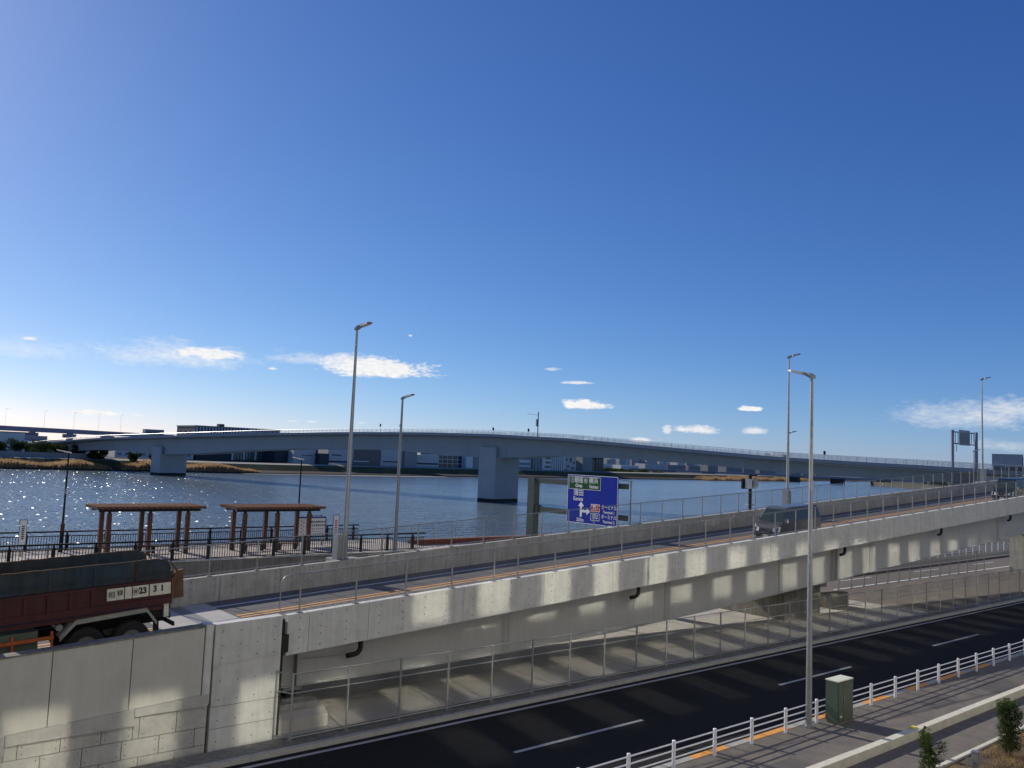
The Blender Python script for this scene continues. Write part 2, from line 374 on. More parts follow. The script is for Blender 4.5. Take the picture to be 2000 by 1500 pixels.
def letters(mb, body, size, fn, mi=0, bold=0.0, sx=1.0):
    vs, fs = text_mesh(body, size, bold, sx); mb.add([fn(u, v) for u, v in vs], fs, mi)

# ------------------------------------------------------------------ geometry functions of the place
def P(s): return 3.83+.0612*(s-12.2)            # top of the ramp parapets
def deck(s): return P(s)-1.0 if s >= 11.5 else 2.787-.055*(11.5-s)
T_FACE, T_FAR = 25.2, 33.7

# ------------------------------------------------------------------ ground, water, far terrain
mb = MB(); mb.add([(-600,-600,-.04),(3000,-600,-.04),(3000,560,-.04),(1000,470,-.04),(836,421,-.04),(785,347,-.04),(420,150,-.04),(235,58,-.04),(-600,58,-.04)], [tuple(range(9))])
mb.add([(-600,58,-.04),(235,58,-.04),(235,58,-8),(-600,58,-8)], [(0,1,2,3)]); mb.add([(235,58,-.04),(420,150,-.04),(420,150,-8),(235,58,-8)], [(0,1,2,3)])
mb.add([(420,150,-.04),(785,347,-.04),(785,347,-8),(420,150,-8)], [(0,1,2,3)]); mb.add([(785,347,-.04),(836,421,-.04),(836,421,-8),(785,347,-8)], [(0,1,2,3)])
struct(mb.build('ground', 'ground_far'))
mb = MB(); mb.quad((-6000,57,-4),(9000,57,-4),(9000,9000,-4),(-6000,9000,-4)); struct(mb.build('river', 'river_water'))
# far bank terrain: mud edge, reed flat, levee slope, levee top, plain
bank_x = [-2000,-600,-200,0,100,200,300,400,500,620,760,950,1300,2000,6000]
bank_y = {-2000:420,-600:410,-200:406,0:404,100:403,200:404,300:418,400:442,500:452,620:470,760:496,950:540,1300:620,2000:800,6000:2200}
prof = [(0,-5.5,'mud'),(2,-3.6,'mud'),(3.5,-3.3,'mud'),(14,-2.6,'reed'),(20,.4,'grass'),(26,1.0,'path'),(30,1.0,'flat'),(60,.6,'flat'),(14000,.4,'flat')]
mb = MB(); vs = []; 
for x in bank_x:
    for d, z, k in prof: vs.append((x, bank_y[x]+d, z))
n = len(prof); fs = []; 
mb.v = vs; idx = {'mud':0,'reed':1,'grass':2,'path':3,'flat':4}
for i in range(len(bank_x)-1):
    for k in range(n-1): mb.f.append((i*n+k, (i+1)*n+k, (i+1)*n+k+1, i*n+k+1)); mb.m.append(idx[prof[k+1][2]])
struct(mb.build('far_bank', ['mud','reed_dark','levee_grass','levee_path','ground_far']))
def by(x): return lerp_tab(sorted(bank_y.items()), x)
# reeds along the far bank
def reeds(name, label, spans, count, hmin, hmax, dmin, dmax):
    mb = MB(); tot = sum(b-a for a, b in spans)
    for a, b in spans:
        for i in range(int(count*(b-a)/tot)):
            x = random.uniform(a, b); e = min(1, (x-a)/12, (b-x)/12); d = random.uniform(dmin, dmax); y = by(x)+d
            h = random.uniform(hmin, hmax)*(.45+.55*e)*(.8+.2*math.sin(x*.21)+.15*math.sin(x*.053+1)); w = random.uniform(.3, .7); z = -3.5+max(0, d-3.5)*.07
            ang = random.uniform(-.6, .6); lx = random.uniform(-.4, .4)
            c, s = math.cos(ang)*w/2, math.sin(ang)*w/2
            mb.add([(x-c, y-s, z), (x+c, y+s, z), (x+c*.6+lx, y+s*.6, z+h*.85), (x+lx, y, z+h), (x-c*.6+lx, y-s*.6, z+h*.8)], [(0,1,2,3,4)])
    o = mb.build(name, 'reed', recalc=False); struct(o, 'stuff'); o['label'] = label; o['category'] = 'reeds'; return o
reeds('reed_bed', 'tawny reeds along the far bank behind the left bridge pier', [(-60,108),(112,178)], 15000, 2.6, 4.0, 2.5, 14)
reeds('reed_bed', 'tawny reed island by the far bank right of the blue road sign', [(625,900)], 7000, 2.2, 4.2, -8, 10)
mb = MB(); mb.add([(168,400.5,-3.96),(235,401,-3.96),(300,412,-3.96),(300,420,-3.9),(168,408,-3.9)], [(0,1,2,3,4)]); struct(mb.build('sand_bar', 'sand_bar'))

# ------------------------------------------------------------------ near road, kerbs, pavement
S0, S1 = -30, 140
mb = MB(); mb.quad((S0,16.78,0),(S1,16.78,0),(S1,23.95,0),(S0,23.95,0)); road = struct(mb.build('road', 'asphalt_new'))
mb = MB(); mb.quad((S0,23.52,.004),(S1,23.52,.004),(S1,23.68,.004),(S0,23.68,.004)); mb.build('edge_line', 'paint_dull', road)
for k in range(-3, 9):
    a = 17.75+14.72*k
    mb = MB(); mb.quad((a,20.22,.004),(a+6,20.22,.004),(a+6,20.37,.004),(a,20.37,.004)); mb.build('lane_dash', 'paint_dull', road)
# far kerb with stones
verge = struct(MB().box((S0,24.16,-.1),(S1,24.98,.148)).build('verge', 'concrete_old'))
ks = MB().box((0,0,0),(.592,.2,.25)).build('kerb_stone', 'kerb_stone', verge); ks.location = (-6,23.95,-.1)
for k in range(1, 126): inst(ks, (-6+.6*k, 23.95+random.uniform(-.004,.004), -.1+random.uniform(-.004,.004)), verge)
MB().box((69.6,23.95,-.1),(S1,24.15,.15)).build('kerb', 'kerb_stone', verge)
# pavement with near kerb
walk = struct(MB().box((S0,13.86,-.1),(S1,16.5,.12)).build('pavement', 'asphalt_walk'))
for x in [k*4.0+.6 for k in range(-2, 16)]:
    MB().quad((x,13.9,.1235),(x+.018,13.9,.1235),(x+.018,16.5,.1235),(x,16.5,.1235)).build('seam', 'joint_dark', walk)
mat('asphalt_patch', (.115, .106, .098), .9, var=.16, scale=3, bump=.3, bscale=110)
for x0, x1, y0, y1 in ((34.3,36.4,14.6,15.5),(39.2,41.8,14.2,15.2),(22.0,24.5,14.1,14.9)): MB().quad((x0,y0,.1225),(x1,y0,.1225),(x1,y1,.1225),(x0,y1,.1225)).build('repair_patch', 'asphalt_patch', walk)
kn = MB().box((0,0,0),(.592,.25,.235)).build('kerb_stone', 'kerb_stone', walk); kn.location = (8,16.51,-.1)
ko = MB().box((0,0,0),(.592,.25,.235)).build('kerb_stone', 'kerb_orange', walk); ko.location = (21.8,16.51,-.1); ko['label'] = 'kerb stone painted orange'
orange = [(21.7,23.6),(25.1,26.9),(28.9,30.8),(32.4,34.2),(36.4,37.6),(39.5,41.2),(43,44.8)]
for k in range(1, 90):
    x = 8+.6*k
    if abs(x-21.8) < .05: continue
    inst(ko if any(a-.1 < x+.3 < b+.1 for a, b in orange) else kn, (x, 16.51+random.uniform(-.004,.004), -.1+random.uniform(-.003,.003)), walk)
MB().box((62,16.51,-.1),(S1,16.76,.135)).build('kerb', 'kerb_stone', walk)
# pale raised kerb on the near side of the pavement and the lower path
path = struct(MB().quad((S0,11.9,.0),(S1,11.9,.0),(S1,13.7,.0),(S0,13.7,.0)).build('path', 'asphalt_walk'))
kp = MB().box((0,0,0),(1.985,.26,.36)).build('kerb_stone', 'kerb_pale', path); kp.location = (10.3,13.58,-.06)
for k in range(1, 40): inst(kp, (10.3+2*k, 13.58+random.uniform(-.006,.006), -.06+random.uniform(-.006,.004)), path)
kq = MB().box((0,0,0),(1.985,.14,.2)).build('kerb_stone', 'kerb_pale', path); kq.location = (10.9,11.75,-.08)
for k in range(1, 30): inst(kq, (10.9+2*k, 11.75, -.08+random.uniform(-.004,.004)), path)
struct(MB().box((S0,-4.8,-.2),(S1,11.72,.06)).build('planting_soil', 'soil'))
tag(MB().box((30.3,13.7,.305),(30.62,13.86,.34)).build('boundary_marker', 'yellow'), 'small yellow marker on the pale kerb beside the green cabinet shadow', 'marker')

# under-ramp slab with joints, far verge, second road
slab = struct(MB().box((12.0,25.0,-.2),(57.5,44.5,.1)).build('concrete_apron', 'concrete_pale'))
for x in range(14, 57, 5): MB().quad((x,25.0,.1035),(x+.025,25.0,.1035),(x+.025,44.4,.1035),(x,44.4,.1035)).build('joint', 'joint_dark', slab)
for y in (28.2, 31.4, 34.6, 37.8): MB().quad((12.0,y,.1045),(57.5,y,.1045),(57.5,y+.025,.1045),(12.0,y+.025,.1045)).build('joint', 'joint_dark', slab)
struct(MB().box((57.5,25.0,-.2),(S1+40,33.4,.09)).build('asphalt_verge', 'asphalt_far'))
mb = MB(); mb.quad((57.5,33.4,.05),(S1+60,33.4,.05),(S1+60,39.4,.05),(57.5,37.0,.05)); road2 = struct(mb.build('service_road', 'asphalt_far'))
mb = MB(); mb.quad((57.5,33.62,.056),(S1+60,33.62,.056),(S1+60,33.86,.056),(57.5,33.86,.056)); mb.build('edge_line', 'paint_white', road2)
for k in range(-1, 6):
    a = 66.8+13.4*k; mb = MB(); mb.quad((a,36.1,.056),(a+5.2,36.1,.056),(a+5.2,36.26,.056),(a,36.26,.056)); mb.build('lane_dash', 'paint_white', road2)
MB().add([(62,37.0,.05),(200,39.6,.05),(200,39.9,.05),(62,37.3,.05),(62,37.0,.22),(200,39.6,.22),(200,39.9,.22),(62,37.3,.22)], [(0,1,5,4),(4,5,6,7),(1,2,6,5),(2,3,7,6),(3,0,4,7)]).build('kerb', 'bld_brown', road2)

# ------------------------------------------------------------------ ramp viaduct
ramp = thing('ramp_viaduct', 'pale grey concrete and steel ramp viaduct rising across the picture to the right', 'viaduct', (12.3, 29.5, 0))
SE = 150.0
xs = [12.3, 40, 80, SE]
MB().sweep([(25.5,-1.24),(33.7,-1.24),(33.7,-1.05),(25.5,-1.05)], xs, P).build('deck_slab', 'concrete_new', ramp)
MB().sweep([(25.49,-1.048),(33.71,-1.048),(33.71,-1.0),(25.49,-1.0)], xs, P).build('deck_surface', 'asphalt_ramp', ramp)
# near parapet panels with form lines and tie holes
def near_panel(a, b):
    g = .006
    prof = [(T_FACE,0),(T_FACE,-.6),(T_FACE+g,-.605),(T_FACE+g,-.615),(T_FACE,-.62),(T_FACE,-.965),(T_FACE+g,-.97),(T_FACE+g,-.98),(T_FACE,-.985),(T_FACE,-1.25),(T_FACE+.3,-1.25),(T_FACE+.28,0)]
    o = MB().sweep(prof, [a+.008, b-.008], P).build('parapet_panel', 'concrete_new', ramp)
    mb = MB(); x = a+.42
    while x < b-.2:
        for dz in (-.13, -.5, -.74, -1.09):
            z = P(x)+dz; y = T_FACE-.003; r = .022
            mb.add([(x+r*math.cos(t*math.pi/4), y, z+r*math.sin(t*math.pi/4)) for t in range(8)], [tuple(range(8))])
        x += .93
    h = mb.build('tie_holes', 'tie_hole', o, recalc=False); struct(h, 'stuff')
joints = [12.3, 13.05, 15.25]
while joints[-1] < SE-4: joints.append(joints[-1]+4.02)
for a, b in zip(joints, joints[1:]): near_panel(a, b)
# far parapet
def far_panel(a, b, lo=-1.25):
    g = .006; t = T_FAR
    prof = [(t+.3,0),(t,0),(t,-.48),(t+g,-.485),(t+g,-.495),(t,-.5),(t,lo),(t+.3,lo)]
    o = MB().sweep(prof, [a+.008, b-.008], P).build('parapet_panel', 'concrete', ramp)
    mb = MB(); x = a+.5
    while x < b-.2:
        for dz in (-.12, -.4, -.72):
            z = P(x)+dz; y = t-.003; r = .022
            mb.add([(x+r*math.cos(q*math.pi/4), y, z+r*math.sin(q*math.pi/4)) for q in range(8)], [tuple(range(8))])
        x += .93
    struct(mb.build('tie_holes', 'tie_hole', o, recalc=False), 'stuff')
fj = [-10.0]
while fj[-1] < SE-4: fj.append(fj[-1]+2.6 if fj[-1] < 22 else fj[-1]+4.02)
for a, b in zip(fj, fj[1:]): far_panel(a, b, -1.25 if b > 12 else -1.6)
# girder
GB = [(12.6,1.36),(18,1.34),(22.6,1.40),(28.5,1.56),(37,2.02),(43.2,2.41),(47.6,2.66),(60.3,3.47),(78,4.62),(SE,9.0)]
gx = [12.6,15,18,20,22.6,25,28.5,32,37,43.2,47.6,54,60.3,68,78,95,SE]
def girder(t0, t1, name):
    vs = []; fs = []
    for x in gx:
        zt = P(x)-1.245; zb = lerp_tab(GB, x)
        vs += [(x,t0,zb),(x,t1,zb),(x,t1,zt),(x,t0,zt)]
    n = len(gx)
    for i in range(n-1):
        for k in range(4): fs.append((i*4+k, i*4+(k+1)%4, (i+1)*4+(k+1)%4, (i+1)*4+k))
    fs += [(0,1,2,3),((n-1)*4+3,(n-1)*4+2,(n-1)*4+1,(n-1)*4)]
    g = MB().add(vs, fs).build(name, 'girder_paint', ramp)
    vs = []; fs = []
    for x in gx:
        zb = lerp_tab(GB, x)
        vs += [(x,t0-.09,zb-.035),(x,t1+.09,zb-.035),(x,t1+.09,zb-.002),(x,t0-.09,zb-.002)]
    for i in range(n-1):
        for k in range(4): fs.append((i*4+k, i*4+(k+1)%4, (i+1)*4+(k+1)%4, (i+1)*4+k))
    fs += [(0,1,2,3),((n-1)*4+3,(n-1)*4+2,(n-1)*4+1,(n-1)*4)]
    MB().add(vs, fs).build('bottom_flange', 'girder_paint', g)
    return g
girder_near = girder(26.2, 28.4, 'box_girder'); girder(30.7, 32.9, 'box_girder')
for x in (22.2, 32.2, 41.9, 52.1, 62.3, 72.5, 82.5, 92.5):
    zb, zt = lerp_tab(GB, x)+.02, P(x)-1.27
    pl = MB().box((x-.2,26.178,zb),(x+.2,26.197,zt)).build('splice_plate', 'girder_paint', girder_near)
    mb = MB(); z = zb+.06
    while z < zt-.04:
        for dx in (-.15,-.075,.075,.15): mb.box((x+dx-.017,26.160,z-.017),(x+dx+.017,26.179,z+.017))
        z += .085
    struct(mb.build('bolts', 'bolt', pl, recalc=False), 'stuff')
for x in (13.1, 47.25, 47.55, 91.0):
    zb, zt = lerp_tab(GB, x), P(x)-1.25
    MB().box((x-.012,25.95,zb),(x+.012,26.199,zt)).build('stiffener', 'galv_dark' if x < 14 else 'girder_paint', girder_near)
for x in (15.3, 29.6, 48.0, 61.2, 73.8, 86.5, 100):
    z = P(x)-1.25
    pr = MB().path([(x,25.72,z+.02),(x,25.72,z-.34),(x-.03,25.72,z-.45),(x-.11,25.72,z-.53),(x-.22,25.72,z-.56),(x-.52,25.72,z-.58)], .085, 12).build('drain_pipe', 'pipe_black', ramp, smooth=True)
    MB().box((x-.12,25.62,z-.12),(x+.12,26.18,z-.06)).build('pipe_bracket', 'galv_dark', pr)
# drain slot line under the parapet near the abutment
MB().sweep([(25.52,-1.30),(25.56,-1.30),(25.56,-1.25),(25.52,-1.25)], [16.2, 20.4], P).build('cable_duct', 'pipe_black', ramp)
MB().path([(13.2,25.9,2.24),(14.0,25.9,2.22),(14.7,25.9,2.2)], .012, 6).build('conduit', 'galv_dark', ramp)
# road markings on the ramp
for t, w in ((30.26,.15),(30.64,.15)):
    MB().sweep([(t-w/2,-.996),(t+w/2,-.996)], [12.9, 60, SE], P, closed=False).build('centre_line', 'paint_orange', ramp)
MB().sweep([(32.55,-.996),(32.7,-.996)], [11.6, 60, SE], P, closed=False).build('edge_line', 'paint_white', ramp)
MB().sweep([(26.4,-.996),(26.55,-.996)], [11.6, 60, SE], P, closed=False).build('edge_line', 'paint_white', ramp)
# surface seams that show as thin dark lines across the deck
for x in [14.4, 17.0, 22.5, 28.8, 35.2, 44, 55, 66]:
    MB().add([(x,26.6,P(x)-.9962),(x+.03,26.6,P(x+.03)-.9962),(x-1.55,32.4,P(x-1.55)-.9962),(x-1.58,32.4,P(x-1.58)-.9962)], [(0,1,2,3)]).build('seam', 'joint_dark', ramp)
MB().sweep([(31.25,-.9955),(31.28,-.9955)], [13, 60, 110], P, closed=False).build('seam', 'joint_dark', ramp)
# abutment approach fill, its road and the expansion joint
appr = thing('ramp_approach', 'concrete ramp approach with big smooth panels and small blocks below the truck', 'retaining wall', (0, 25.3, 0))
XA = [-30, 0, 9.8, 11.5]
MB().sweep([(25.55,-3.2),(34.0,-3.2),(34.0,-.05),(25.55,-.05)], XA, deck).build('fill', 'concrete', appr)
MB().sweep([(25.55,-.048),(33.69,-.048),(33.69,0),(25.55,0)], XA, deck).build('road_surface', 'asphalt_ramp', appr)
for t in (30.26, 30.64): MB().sweep([(t-.075,.004),(t+.075,.004)], [-30, 0, 9.9], deck, closed=False).build('centre_line', 'paint_orange', appr)
MB().sweep([(32.55,.004),(32.7,.004)], [-30, 0, 10.2], deck, closed=False).build('edge_line', 'paint_white', appr)
def dk(x): return max(deck(x), P(x)-1.0)
MB().add([(10.1,25.56,deck(10.1)+.006),(11.35,25.56,dk(11.35)+.006),(11.35,33.6,dk(11.35)+.006),(10.1,33.6,deck(10.1)+.006)], [(0,1,2,3)]).build('expansion_strip', 'concrete_pale', appr)
MB().add([(11.85,25.56,dk(11.85)+.006),(12.8,25.56,dk(12.8)+.006),(12.8,33.6,dk(12.8)+.006),(11.85,33.6,dk(11.85)+.006)], [(0,1,2,3)]).build('expansion_strip', 'concrete_pale', appr)
MB().add([(11.35,25.56,dk(11.35)+.004),(11.85,25.56,dk(11.85)+.004),(11.85,33.6,dk(11.85)+.004),(11.35,33.6,dk(11.35)+.004)], [(0,1,2,3)]).build('expansion_joint', 'galv_dark', appr)
MB().box((11.4,25.56,1.8),(12.3,33.69,2.70)).build('bearing_shelf', 'concrete', appr)
def wt_(s): return 3.47+.057*(s-4.39)         # top of the big panels
def wb_(s): return 1.49+.0577*(s-4.56)
wj = [9.66-2.02*k for k in range(0, 20)][::-1]
for a, b in zip(wj, wj[1:]):
    g = .012
    MB().hexa([(a+g,25.15,wb_(a)),(b-g,25.15,wb_(b)),(b-g,25.54,wb_(b)),(a+g,25.54,wb_(a))], [(a+g,25.15,wt_(a)-.05),(b-g,25.15,wt_(b)-.05),(b-g,25.54,wt_(b)-.05),(a+g,25.54,wt_(a)-.05)]).build('wall_panel', 'concrete_panel', appr)
MB().hexa([(-29,25.13,wt_(-29)-.048),(9.66,25.13,wt_(9.66)-.048),(9.66,25.56,wt_(9.66)-.048),(-29,25.56,wt_(-29)-.048)], [(-29,25.13,wt_(-29)),(9.66,25.13,wt_(9.66)),(9.66,25.56,wt_(9.66)),(-29,25.56,wt_(-29))]).build('coping', 'concrete_old', appr)
MB().box((-29,25.24,-1.5),(9.9,25.545,1.0)).build('backing', 'joint_dark', appr)
for k in range(0, 10):      # stepped band under the panels, 3.05 m per step
    b = 9.88-2.07 if k == 1 else 9.88-(0 if k == 0 else 2.07+3.15*(k-1)); a = 7.81 if k == 0 else b-3.15
    zb = 1.45-.24*k
    MB().hexa([(a+.008,25.10,zb),(b-.008,25.10,zb),(b-.008,25.5,zb),(a+.008,25.5,zb)], [(a+.008,25.10,wb_(a)-.004),(b-.008,25.10,wb_(b)-.004),(b-.008,25.5,wb_(b)-.004),(a+.008,25.5,wb_(a)-.004)]).build('footing_band', 'concrete_block', appr)
def band_z(x):
    if x >= 7.81: return 1.45
    return 1.45-.24*(1+int((7.81-x)/3.15))
for row, (z0, z1, off) in enumerate(((-.2,.305,.82),(.305,.815,.36),(.815,1.44,.82))):
    cuts = [-12+off+1.01*k for k in range(22)]+[9.9]+([7.82-3.15*k for k in range(6)]+[7.99] if row == 2 else [])
    cuts = sorted(c_ for c_ in cuts if c_ <= 9.9)
    cuts = [c_ for i_, c_ in enumerate(cuts) if i_ == 0 or c_-cuts[i_-1] > .03]
    for a, b in zip(cuts, cuts[1:]):
        zt = min(z1, band_z((a+b)/2))
        if zt-z0 > .06:
            blk = MB().box((a+.01,25.2,z0+.01),(b-.01,25.5,zt-.008)).build('wall_block', 'concrete_block', appr)
            if b-a < .5: continue
            mb = MB()
            for cx in (a+.1, b-.1):
                for cz in (z0+.12, zt-.1): mb.add([(cx+.016*math.cos(t*math.pi/3), 25.197, cz+.016*math.sin(t*math.pi/3)) for t in range(6)], [tuple(range(6))])
            struct(mb.build('tie_holes', 'tie_hole', blk, recalc=False), 'stuff')
MB().box((9.68,25.12,1.5),(9.9,25.6,3.80)).build('end_post', 'concrete_new', appr)
ab = MB().hexa([(9.98,25.15,-.3),(12.1,25.15,-.3),(12.1,25.6,-.3),(9.98,25.6,-.3)], [(9.98,25.15,2.58),(12.1,25.15,2.71),(12.1,25.6,2.71),(9.98,25.6,2.58)]).build('abutment_face', 'concrete_new', appr)
MB().hexa([(9.96,25.12,2.582),(12.08,25.12,2.712),(12.08,25.48,2.712),(9.96,25.48,2.582)], [(9.96,25.12,3.78),(12.08,25.12,3.865),(12.08,25.48,3.865),(9.96,25.48,3.78)]).build('end_parapet', 'concrete_new', appr)
mb = MB()
for cx in (10.2, 10.75, 11.3, 11.85):
    for cz in (.35, .95, 1.55, 2.1): mb.add([(cx+.02*math.cos(t*math.pi/4), 25.147, cz+.02*math.sin(t*math.pi/4)) for t in range(8)], [tuple(range(8))])
    for cz in (2.78, 3.15, 3.55): mb.add([(cx+.02*math.cos(t*math.pi/4), 25.117, cz+.02*math.sin(t*math.pi/4)) for t in range(8)], [tuple(range(8))])
struct(mb.build('tie_holes', 'tie_hole', ab, recalc=False), 'stuff')
for cz in (.72, 1.36): MB().box((9.99,25.145,cz),(12.09,25.1497,cz+.014)).build('form_line', 'stone_dark', ab)
MB().box((12.1,25.35,-.1),(12.28,25.9,3.7)).build('joint_gap', 'joint_dark', appr)
MB().box((12.085,25.17,2.70),(12.36,25.3,3.25)).build('joint_filler', 'black_plastic', appr)
# bearing pedestal
ped = thing('bearing_pedestal', 'stepped concrete pedestal with steel bearing behind the mesh fence end', 'pedestal', (13.2, 26.4, .1))
MB().prism([(25.45,.1),(27.6,.1),(27.6,.66),(25.75,.66),(25.45,.5)], 'x', 12.32, 14.05).build('base_block', 'concrete_pale', ped)
MB().box((12.34,25.85,.662),(13.85,27.4,.86)).build('upper_block', 'concrete', ped)
MB().box((12.75,26.2,.862),(13.5,27.1,.93)).build('base_plate', 'galv', ped); MB().box((12.95,26.35,.932),(13.3,26.95,1.16)).build('bearing', 'black_plastic', ped)
MB().box((12.8,26.25,1.162),(13.45,27.05,1.30)).build('top_plate', 'galv', ped)
# piers
def pier(s0, s1, t0, t1, zt, label, plate=False):
    r = thing('bridge_pier', label, 'pier', ((s0+s1)/2, (t0+t1)/2, 0), 'concrete piers under the ramp')
    MB().prism([(s0-.25,-.5),(s1+.25,-.5),(s1+.25,zt-1.3),(s1,zt-.9),(s1,zt),(s0,zt),(s0,zt-.9),(s0-.25,zt-1.3)] if zt > 2.2 else [(s0,-.5),(s1,-.5),(s1,zt),(s0,zt)], 'y', t0, t1).build('shaft', 'concrete_old' if not plate else 'concrete', r)
    MB().box((s0+.25,t0-.35,zt-.02 if zt < 2.2 else zt-.5),(s1-.25,t1+.35,zt)).build('cap', 'concrete_old' if not plate else 'concrete', r)
    for t in (27.3, 31.8): MB().box(((s0+s1)/2-.35,t-.45,zt+.001),((s0+s1)/2+.35,t+.45,lerp_tab(GB,(s0+s1)/2)-.05)).build('bearing', 'galv_dark', r)
    if plate: MB().box((s0-.02,t0+.5,1.9),(s0-.001,t0+1.1,2.3)).build('name_plate', 'black_metal', r) if zt < 2.2 else MB().box((s0-.3,t0+.8,1.7),(s0-.251,t0+1.7,2.15)).build('name_plate', 'black_metal', r)
pier(45.6, 49.6, 28.2, 33.0, 2.15, 'low brown concrete pier under the middle of the ramp')
pier(90.0, 93.0, 27.4, 31.4, 5.0, 'tall grey concrete pier under the ramp at the right edge of the picture', True)
tag(MB().box((52.4,29.0,.09),(54.6,30.2,1.05)).build('concrete_plinth', 'concrete_old'), 'small grey concrete block beside the low pier under the ramp', 'block')

# ------------------------------------------------------------------ fences
def wires(mb, s0, s1, t, zlo, zhi, pitch, r, skew=1.0):
    # diagonal wires in both directions, clipped between zlo(s) and zhi(s)
    n = int((s1-s0+3)/pitch)
    for sg in (1, -1):
        for i in range(n):
            a = s0-1.5+i*pitch
            h = zhi(a)-zlo(a); b = a+sg*h/skew
            za, zb = zlo(a), zlo(b)+ (zhi(b)-zlo(b))
            x0, z0, x1, z1 = a, za, b, zb
            lo, hi = 0.0, 1.0
            for lim, up in ((s0, False), (s1, True)):
                d = x1-x0
                k = (lim-x0)/d
                if (d > 0) == up: hi = min(hi, k)
                else: lo = max(lo, k)
            if hi-lo < .02: continue
            p = (x0+(x1-x0)*lo, t, z0+(z1-z0)*lo); q = (x0+(x1-x0)*hi, t, z0+(z1-z0)*hi)
            mb.add([(p[0],t-r,p[2]-r),(p[0],t+r,p[2]-r),(p[0],t,p[2]+r),(q[0],t-r,q[2]-r),(q[0],t+r,q[2]-r),(q[0],t,q[2]+r)], [(0,1,4,3),(1,2,5,4),(2,0,3,5)])
def mesh_fence(name, label, s_posts, t, zf, h, post_r, post_mat, rails, pitch, wr, hooks=False, base=True, group=None):
    f = thing(name, label, 'fence', (s_posts[0], t, zf(s_posts[0])), group)
    po = None
    for s in s_posts:
        z = zf(s)
        if po is None:
            mb = MB(); mb.tube((0,0,-.02),(0,0,h),post_r,n=8)
            me = mb
            po = MB(); po.v = [(v[0]+s, v[1]+t, v[2]+z) for v in me.v]; po.f = me.f; po.m = me.m
            po = po.build('post', post_mat, f); src0 = (s, t, z)
        else:
            c = po.copy(); COL.objects.link(c); c.location = (s-src0[0], 0, z-src0[2])
        if base:
            pass
    if base:
        mb = MB()
        for s in s_posts: mb.box((s-.09,t-.09,zf(s)-.03),(s+.09,t+.09,zf(s)+.025))
        struct(mb.build('base_plates', 'galv_dark', f, recalc=False), 'stuff')
    a, b = s_posts[0], s_posts[-1]
    for dz, r in rails:
        MB().path([(s, t, zf(s)+dz) for s in s_posts], r, 6).build('rail', post_mat, f)
    if hooks:
        mb = MB(); x = a+.2
        while x < min(b, 60):
            for dz in (h-.02, .1): mb.box((x-.012,t-.02,zf(x)+dz-.055),(x+.012,t+.02,zf(x)+dz-.008))
            x += .33
        struct(mb.build('clips', 'galv_dark', f, recalc=False), 'stuff')
    mb = MB(); wires(mb, a, b, t, lambda s: zf(s)+.08, lambda s: zf(s)+h-.02, pitch, wr)
    struct(mb.build('mesh', 'wire', f, recalc=False), 'stuff')
    return f
posts = [12.75,14.8,16.8,18.8,20.8,22.0]+[24.0+2.0*k for k in range(48)]
fn_ = mesh_fence('parapet_fence', 'low wire mesh fence with round rail end on the near ramp parapet', posts, 25.36, lambda s: P(s)+.005, 1.25, .03, 'galv', [(1.24,.02),(.1,.016)], .06, .0013, hooks=True)
MB().path([(12.75,25.36,P(12.75)+1.245),(12.42,25.36,P(12.42)+1.245),(12.2,25.36,P(12.2)+1.2),(12.08,25.36,P(12.1)+1.05),(12.06,25.36,P(12.1)+.25),(12.12,25.36,P(12.1)+.1),(12.75,25.36,P(12.75)+.1)], .022, 8).build('rail_end', 'galv', fn_, smooth=True)
posts = [-9.0+2.0*k for k in range(78)]
mesh_fence('parapet_fence', 'wire mesh fence along the far ramp parapet in front of the river', posts, 33.9, lambda s: P(s)+.005, 1.25, .03, 'galv', [(1.24,.02),(.1,.016)], .06, .0013, hooks=True)
posts = [12.3,14.25]+[16.25+2.0*k for k in range(46)]
f1 = mesh_fence('chain_link_fence', 'tall chain link fence along the dark road under the ramp', posts, 24.58, lambda s: .15, 2.03, .038, 'galv', [(2.0,.021),(1.42,.016),(.08,.02)], .075, .0015)
for z in (.15+2.0, .15+1.42, .15+.08): MB().tube((12.3,24.58,z),(12.0,25.1,z),.02,n=6).build('rail', 'galv', f1)
MB().tube((12.0,25.1,.1),(12.0,25.1,2.18),.035,n=8).build('post', 'galv', f1)
posts = [61.6+1.98*k for k in range(15)]
mesh_fence('chain_link_fence', 'chain link fence on the far side of the brown verge by the second road', posts, 33.5, lambda s: .09, 1.85, .035, 'galv_dark', [(1.82,.02),(.08,.018)], .09, .0015)
# white guard pipe along the pavement
def guard_pipe(label, s_first, n, t, z, step=2.0, slope=0.0, h=.8):
    g = thing('guard_pipe', label, 'railing', (s_first, t, z))
    p0 = None
    for k in range(n):
        s = s_first+step*k; tt = t+slope*(s-s_first)
        if p0 is None:
            p0 = MB().tube((s,tt,z-.02),(s,tt,z+h),.057,n=12).tube((s,tt,z+h),(s,tt,z+h+.02),.06,.045,n=12).build('post', 'rail_white', g)
        else:
            c = p0.copy(); COL.objects.link(c); c.location = (step*k, slope*step*k, 0)
    s2 = s_first+step*(n-1)
    for dz in (.73, .52, .31): MB().tube((s_first-1.0,t-.0,z+dz),(s2+1,t+slope*(s2-s_first+1),z+dz),.024,n=8).build('rail', 'rail_white', g, smooth=False)
    return g
guard_pipe('white steel guard pipe with three rails along the pavement kerb', 4.6, 34, 16.36, .12)
guard_pipe('white guard pipe far beyond the ramp along the second road', 78.5, 26, 40.6, .1, 2.0, .02, 1.0)

